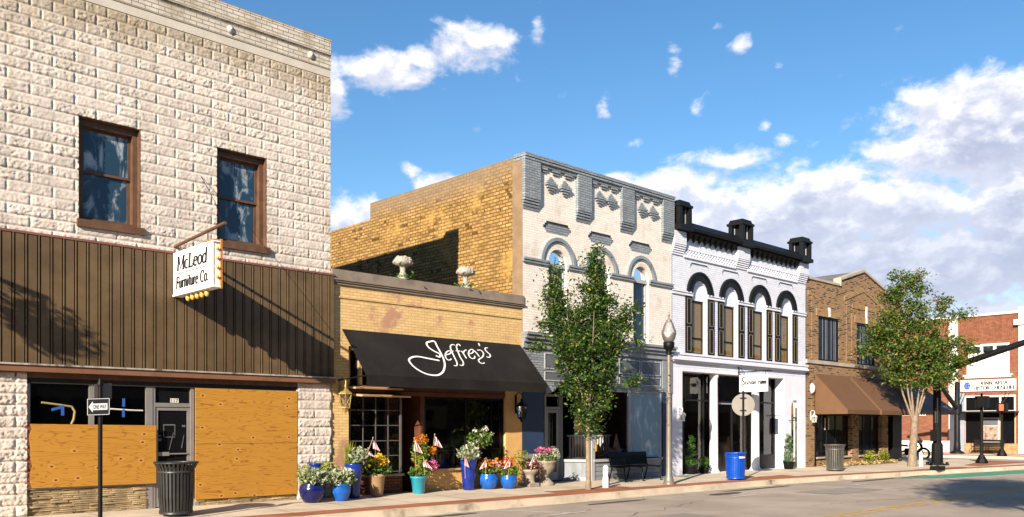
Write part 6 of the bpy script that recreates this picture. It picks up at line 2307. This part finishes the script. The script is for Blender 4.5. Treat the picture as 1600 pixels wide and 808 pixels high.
greens(t, 'leaf_green', blob(17.75, -.34, z + .74, .40, .30, .15, 220, rs), .09, 42)
greens(t, 'petal_pink', blob(17.62, -.36, z + .96, .30, .22, .10, 200, rs, .3), .07, 43, 'flowers')
greens(t, 'petal_white', blob(18.02, -.34, z + .92, .18, .14, .14, 70, rs, .3), .06, 44, 'flowers')


def small_flag(label, x, y, z0, z1, lean, drop, spread, facing):
    """little striped flag on a stick; the cloth hangs folded from the top"""
    t = thing('hand_flag', label, 'flag', (x, y, z0), 'little flags stuck in the flower pots')
    top = Vector((x + lean[0], y + lean[1], z1))
    MB().tube([(x, y, z0), tuple(top)], .006, 5).lathe([(.011, 0), (.011, .02), (0, .035)], top.x, top.y, top.z, 6).build('stick', 'tan_board', t)
    sd = Vector((math.cos(facing), math.sin(facing), 0))
    nr = Vector((-math.sin(facing), math.cos(facing), 0))
    mb = MB()
    n, k = 7, 9
    drop, spread = drop * .78, spread * .8
    for i in range(n):
        for j in range(k):
            def pt(a, b):
                w_ = spread * (.35 + .65 * b)
                return top - Vector((0, 0, .03)) + sd * (a * w_) + nr * (.022 * math.sin(a * 9 + b * 2)) - Vector((0, 0, drop * b + .06 * a))
            a0, a1, b0, b1 = i / n, (i + 1) / n, j / k, (j + 1) / k
            m_ = 2 if (i < 2 and j < 3) else (1 if i % 2 == 0 else 0)
            mb.add([tuple(pt(a0, b0)), tuple(pt(a1, b0)), tuple(pt(a1, b1)), tuple(pt(a0, b1))], [(0, 1, 2, 3)], m_)
    mb.build('cloth', ['flag_red', 'flag_white', 'flag_blue'], t)


small_flag('little striped flag, the left one above the turquoise pot', 13.06, -.50, .5, 1.33, (-.06, 0), .34, .26, R(-20))
small_flag('little striped flag, the right one high above the turquoise pot', 13.55, -.40, .5, 1.42, (.16, 0), .30, .26, R(-10))
small_flag('little striped flag hanging low over the front of the turquoise pot', 13.22, -.62, .45, .86, (-.05, -.02), .22, .27, R(-35))
small_flag('little striped flag leaning out of the tall planter by the left pilaster', 11.55, -.50, .8, 1.35, (.22, -.05), .26, .2, R(-40))
small_flag('little striped flag lying among the silver leaves of the left tall planter', 11.42, -.66, .82, 1.12, (.10, -.06), .14, .2, R(-40))
small_flag('little striped flag against the tall planter with the white rose', 14.66, -.45, .3, .95, (-.03, 0), .36, .16, R(-50))
small_flag('little striped flag between the rose planter and the azure pots', 15.20, -.62, .25, .80, (.02, 0), .24, .22, R(160))
small_flag('little striped flag in the bowl-shaped azure pot', 15.86, -.78, .35, .82, (.05, 0), .28, .2, R(150))
small_flag('little striped flag leaning over the tan stone urn', 16.80, -.66, .42, .86, (.12, 0), .26, .17, R(165))

# dried red plant hanging in the bay window, goods in the display window
t = tag(leaves(blob(11.95, .35, 1.75, .36, .16, .55, 420, rs, .15), .10, .02, 'leaf_dry_red', 'hanging_plant', origin=(0, 0, 0), seed=60), 'dark red dried foliage hanging inside the leaded bay window', 'plant')
for i, (x, z, r, h, m, lab) in enumerate(((14.55, .58, .07, .34, 'toy_cream', 'cream bottle'), (14.30, .58, .05, .40, 'sign_white', 'slim white bottle'), (14.95, .58, .08, .28, 'brass', 'brass-coloured jar'), (15.42, .58, .07, .36, 'toy_orange', 'orange vase'), (14.05, .58, .06, .30, 'toy_red', 'red jar'))):
    tag(MB().lathe([(r, 0), (r, h * .6), (r * .4, h * .78), (r * .4, h), (0, h)], x, .42, z, 10).build('bottle', m, origin=(x, .42, z)), lab + ' standing in the dark display window of the flower shop', 'bottle')
MB().box(13.8, 16.4, .26, 1.0, .50, .575).build('display_shelf', 'tan_board', bB)

# topiaries by the white building
def spiral(label, x, y, h):
    z = gz(y)
    t = thing('spiral_topiary', label, 'topiary', (x, y, z), 'spiral topiaries')
    MB().lathe([(.15, 0), (.17, .03), (.21, .27), (.22, .30), (.18, .30)], x, y, z, 16).build('pot', 'black_metal', t)
    MB().tube([(x, y, z + .28), (x, y, z + h)], .018, 6).build('stem', 'bark_dark', t)
    pts = blob(x, y, z + .40, .24, .24, .12, 260, rs)
    for i in range(900):
        q = rs.rand()
        a = q * 6.28 * 3.2
        r = .17 * (1 - q * .75)
        pts.append((x + r * math.cos(a) + rs.normal(0, .04), y + r * math.sin(a) + rs.normal(0, .04), z + .48 + (h - .46) * q + rs.normal(0, .03)))
    greens(t, 'leaf_boxwood', pts, .055, int(x), spread=.01)


spiral('spiral-clipped topiary in a black pot before the left shop window of the white building', 25.3, .10, 1.28)
spiral('spiral-clipped topiary in a black pot beside the arched side door', 31.2, -.28, 1.30)
t = thing('ball_topiary', 'small round clipped bush in a black pot by the left white column', 'topiary', (26.02, .06, 0))
MB().lathe([(.14, 0), (.15, .03), (.19, .22), (.16, .22)], 26.02, .06, 0, 16).build('pot', 'black_metal', t)
greens(t, 'leaf_boxwood', blob(26.02, .06, .40, .19, .19, .19, 420, rs), .055, 77)

# planting bed at the brown building
for i, (x, lab) in enumerate(((34.5, 'yellow-green clump of leaves by the grey litter bin'), (37.95, 'yellow-green clump of leaves in the middle of the stony bed under the brown awnings'), (39.35, 'yellow-green clump of leaves at the right end of the stony bed, nearest the tree'))):
    t = thing('garden_plant', lab, 'plant', (x, -.4, 0), 'plants along the brown brick front')
    greens(t, 'leaf_lime', blob(x, -.42, .34, .34, .22, .26, 220, rs, .2), .13, 80 + i, ratio=.3)
    greens(t, 'leaf_green', blob(x, -.40, .2, .30, .22, .18, 120, rs, .2), .12, 90 + i, ratio=.35)
mb = MB()
for i in range(40):
    x, y, r = rs.uniform(34.0, 40.6), rs.uniform(-.72, -.2), rs.uniform(.07, .15)
    mb.lathe([(0, -r * .3), (r, 0), (r * .8, r * .6), (0, r * .8)], x, y, .02, 6, phase=rs.rand(), sx=1.3)
tag(mb.build('bed_stones', 'rock'), 'rough tan stones edging the planting bed', 'stones', kind='stuff')
leaves([(rs.uniform(34.0, 40.6), rs.uniform(-.7, -.15), .08) for _ in range(700)], .12, .03, 'straw_leaf', 'ground_cover', seed=5)['kind'] = 'stuff'

# ------------------------------------------------------------ street trees
RV = Vector((.7228, -.6911, 0))


def tree(name, label, x, y, trunk, limbs, lobes, mleaf, mbark, size, per, sig, seed, group='street trees'):
    t = thing(name, label, 'tree', (x, y, gz(y)), group)
    MB().tube([p for p, r in trunk], [r for p, r in trunk], 10).build('trunk', mbark, t)
    mb = MB()
    for pts, r0, r1 in limbs:
        n = len(pts)
        mb.tube(pts, [r0 + (r1 - r0) * i / (n - 1) for i in range(n)], 6)
    mb.build('limbs', mbark, t)
    r_ = np.random.RandomState(seed)
    P = []
    tw = MB()
    for (cx, cy, cz, rx, ry, rz, n) in lobes:
        for _ in range(n):
            v = r_.normal(0, 1, 3)
            v /= np.linalg.norm(v)
            q = r_.rand() ** .42
            c = np.array((cx + v[0] * rx * q, cy + v[1] * ry * q, cz + v[2] * rz * q))
            s_ = sig * (.6 + .8 * r_.rand())
            k = int(per * (.5 + r_.rand()))
            P.append(c + r_.normal(0, 1, (k, 3)) * s_ * np.array((1, 1, .75)))
            e = np.array((cx, cy, cz - rz * .4)) * .55 + c * .45
            tw.tube([tuple(e), tuple((e + c) / 2 + r_.normal(0, .03, 3)), tuple(c)], [.014, .010, .004], 4, caps=False)
    tw.build('twigs', mbark, t)
    leaves(np.concatenate(P), size, .01, mleaf, 'crown', t, droop=.35, seed=seed)
    return t


def off(x, y, s, dpt, z):
    """point s to the right and dpt away, seen from the street"""
    return (x + RV.x * s + .6911 * dpt, y + RV.y * s + .7228 * dpt, z)


tx, ty = 17.58, -2.03
z0 = gz(ty)
trunk = [((tx, ty, z0), .085), ((tx + .01, ty, .25), .072), ((tx - .01, ty, 1.4), .066), ((tx, ty, 2.4), .055), (off(tx, ty, .15, 0, 4.0), .035), (off(tx, ty, .25, 0, 5.9), .012)]
limbs = []
for s, d, zt, zb in ((-.85, .1, 5.9, 2.2), (.9, .0, 4.7, 2.3), (-.6, -.5, 4.6, 1.9), (.5, .5, 5.0, 2.1), (.1, -.6, 4.6, 1.8), (-.3, .6, 4.8, 2.0), (1.3, .2, 4.5, 3.0)):
    limbs.append(([(tx, ty, zb), off(tx, ty, s * .55, d * .6, zb + (zt - zb) * .4), off(tx, ty, s, d, zt)], .035, .008))
LB = []
for s, d, z, r, rd, rz, n in ((.0, 0, 1.75, .26, .3, .36, 16), (.02, 0, 2.25, .50, .5, .40, 40), (-.02, 0, 2.75, .70, .65, .42, 62), (-.05, 0, 3.25, .88, .8, .45, 84), (-.02, 0, 3.8, .98, .85, .48, 88), (-.42, 0, 4.3, .52, .6, .5, 40), (.48, 0, 4.2, .55, .6, .5, 42),
                          (-.82, .05, 4.75, .30, .35, .55, 28), (-.88, 0, 5.45, .12, .15, .5, 9), (.18, 0, 4.9, .36, .4, .55, 36), (.16, 0, 5.6, .22, .24, .42, 17), (.14, 0, 6.1, .15, .16, .22, 7),
                          (1.0, .1, 4.45, .20, .25, .28, 11), (1.28, .1, 4.8, .16, .2, .14, 4), (-1.15, 0, 4.3, .14, .2, .16, 4), (-1.3, .0, 3.75, .14, .2, .10, 3), (.55, 0, 4.95, .16, .2, .22, 5), (-.1, 0, 5.25, .18, .2, .18, 4), (1.4, .1, 3.95, .12, .2, .10, 2), (1.2, 0, 2.8, .20, .2, .08, 4)):
    p = off(tx, ty, s, d, z)
    LB.append((p[0], p[1], p[2], r, rd, rz, n))
tree('street_tree', 'narrow dense dark-green street tree with a slim wrapped trunk before the grey shopfront', tx, ty, trunk, limbs, LB, 'leaf_dense', 'bark', .10, 46, .125, 21)

tx, ty = 37.8, -2.3
trunk = [((tx, ty, gz(ty)), .20), (off(tx, ty, .02, 0, .5), .165), (off(tx, ty, .08, 0, 1.4), .15), (off(tx, ty, .12, 0, 2.1), .14)]
limbs = []
for s, d, zt in ((-.62, .0, 4.9), (-.12, .3, 6.6), (.3, -.2, 5.6), (.85, .1, 5.4), (-1.0, .3, 5.6), (1.3, .4, 5.6)):
    limbs.append(([off(tx, ty, .10 + s * .08, d * .1, 1.95), off(tx, ty, .10 + s * .42, d * .5, 3.0), off(tx, ty, .15 + s * .8, d, zt * .55 + 1.7), off(tx, ty, .2 + s * 1.25, d, zt + .6)], .052, .016))
LB = []
for s, d, z, r, rd, rz, n in ((-.6, 0, 3.75, .8, .8, .35, 20), (.2, .1, 3.6, .8, .8, .35, 20), (1.5, 0, 3.9, .5, .5, .3, 10), (-.7, 0, 4.35, .95, 1.0, .45, 30), (.5, .2, 4.2, .95, 1.0, .45, 34), (1.3, 0, 4.5, .75, .8, .40, 24), (-1.0, 0, 5.1, .85, .9, .42, 30), (0, -.4, 5.0, .85, .9, .42, 32), (1.0, .2, 5.15, .95, .9, .42, 34),
                              (-.75, 0, 5.8, .85, .9, .42, 28), (.35, .2, 5.85, .85, .9, .42, 28), (-.2, 0, 6.45, .85, .8, .40, 26), (-.45, 0, 7.0, .55, .6, .36, 17), (-.3, 0, 7.55, .5, .5, .34, 14), (-.65, 0, 7.9, .25, .3, .25, 5), (.25, 0, 7.3, .32, .4, .4, 8), (.1, 0, 7.95, .38, .4, .25, 8),
                              (1.3, 0, 6.1, .4, .4, .35, 10), (1.4, 0, 6.75, .28, .4, .42, 9), (1.95, 0, 5.15, .45, .5, .32, 13), (2.15, .2, 6.3, .38, .3, .20, 6), (-1.65, 0, 5.55, .4, .5, .35, 11), (-1.75, 0, 4.85, .38, .4, .28, 9), (.9, -.3, 3.7, .70, .6, .34, 24), (2.45, 0, 4.9, .28, .3, .2, 5), (-.95, .2, 7.15, .28, .3, .25, 5), (1.9, 0, 4.35, .4, .4, .25, 8), (-1.2, 0, 6.3, .35, .4, .3, 7)):
    p = off(tx, ty, s, d, z)
    LB.append((p[0], p[1], p[2], r, rd, rz, n))
tree('street_tree', 'broad multi-stemmed street tree with olive and rusty leaves near the corner', tx, ty, trunk, limbs, LB, 'leaf_myrtle', 'bark', .135, 40, .17, 22)

# large tree on the camera's side of the street; its shade falls on the road at the right
tx, ty = 8.0, -17.6
trunk = [((tx, ty, -.1), .26), ((tx, ty, 2.5), .2), ((tx + .1, ty, 6.0), .15), ((tx, ty, 9), .06)]
limbs = [([(tx, ty, 5.5), (tx + a * .5, ty + b * .5, 7.5), (tx + a, ty + b, 9.0)], .09, .02) for a, b in ((2, .5), (-1.5, 1), (.5, -1.8), (-.5, 1.6), (1.4, -1))]
LB = [(tx + .6, ty, 8.6, 2.8, 2.0, 1.4, 260), (tx + 1.2, ty + .3, 9.6, 2.2, 1.7, 1.1, 150), (tx - 1, ty, 8.0, 1.8, 1.6, 1.0, 90)]
tree('street_tree', 'large street tree on the near pavement shading the road', tx, ty, trunk, limbs, LB, 'leaf_street', 'bark_dark', .2, 26, .28, 23)
# unseen pole and basket, added and shaped to cast the ragged shadow on the siding
px, py = -3.2, -1.9
t = thing('shadow_basket', 'unseen black pole with leafy hanging basket, shaped to cast the shadow on the siding', 'hanging basket', (px, py, gz(py)))
MB().lathe([(.2, 0), (.16, .3), (.10, 7.4), (0, 7.5)], px, py, gz(py), 12).build('pole', 'black_paint', t)
MB().tube([(px, py, 7.2), (-1.4, py, 6.6), (.95, py, 5.86)], .04, 8).build('arm', 'black_paint', t)
MB().tube([(.9, py, 5.86), (.9, py, 5.3)], .03, 6).lathe([(0, 4.95), (.2, 5.05), (.28, 5.3), (.28, 5.34)], .9, py, 0, 14).build('basket', 'black_paint', t)
greens(t, 'leaf_dense', blob(.92, py, 5.36, .46, .46, .44, 420, rs, .1) + blob(1.05, py, 4.95, .2, .2, .22, 70, rs, .1), .12, 99)

# ------------------------------------------------------------ the other side of the street, behind the camera
x = -34.0
for i, (w_, h_, m_, lab) in enumerate(((14, 8.4, 'museum_brick', 'red brick shop row building behind the camera at the left end'), (11, 7.6, 'brown_brick', 'low brown brick shop behind the camera'), (12, 8.4, 'museum_brick', 'taller red brick shop directly behind the camera'), (13, 7.4, 'taupe', 'taupe rendered shop behind the camera to the right'), (16, 8.0, 'brown_brick', 'long brown brick shop across from the white building'), (22, 5.6, 'museum_brick', 'wide red brick building far right, behind the camera'), (30, 6.0, 'taupe', 'long taupe rendered building beyond the red one across the street'), (60, 6.5, 'brown_brick', 'very long brown brick block at the far end across the street'))):
    t = thing('shop_building', lab, 'building', (x + w_ / 2, -26, 0))
    mb = MB()
    mb.box(x, x + w_ - .05, -34, -20.2, -.1, h_).box(x, x + w_ - .05, -20.2, -20.0, h_ - .4, h_ + .1)
    mb.build('wall', m_, t)
    for k in range(3):
        a = x + .6 + k * (w_ - 1.2) / 3
        MB().box(a + .2, a + (w_ - 1.2) / 3 - .2, -20.2, -20.15, .5, 2.8).build('shop_window', 'glass_dark', t)
    x += w_
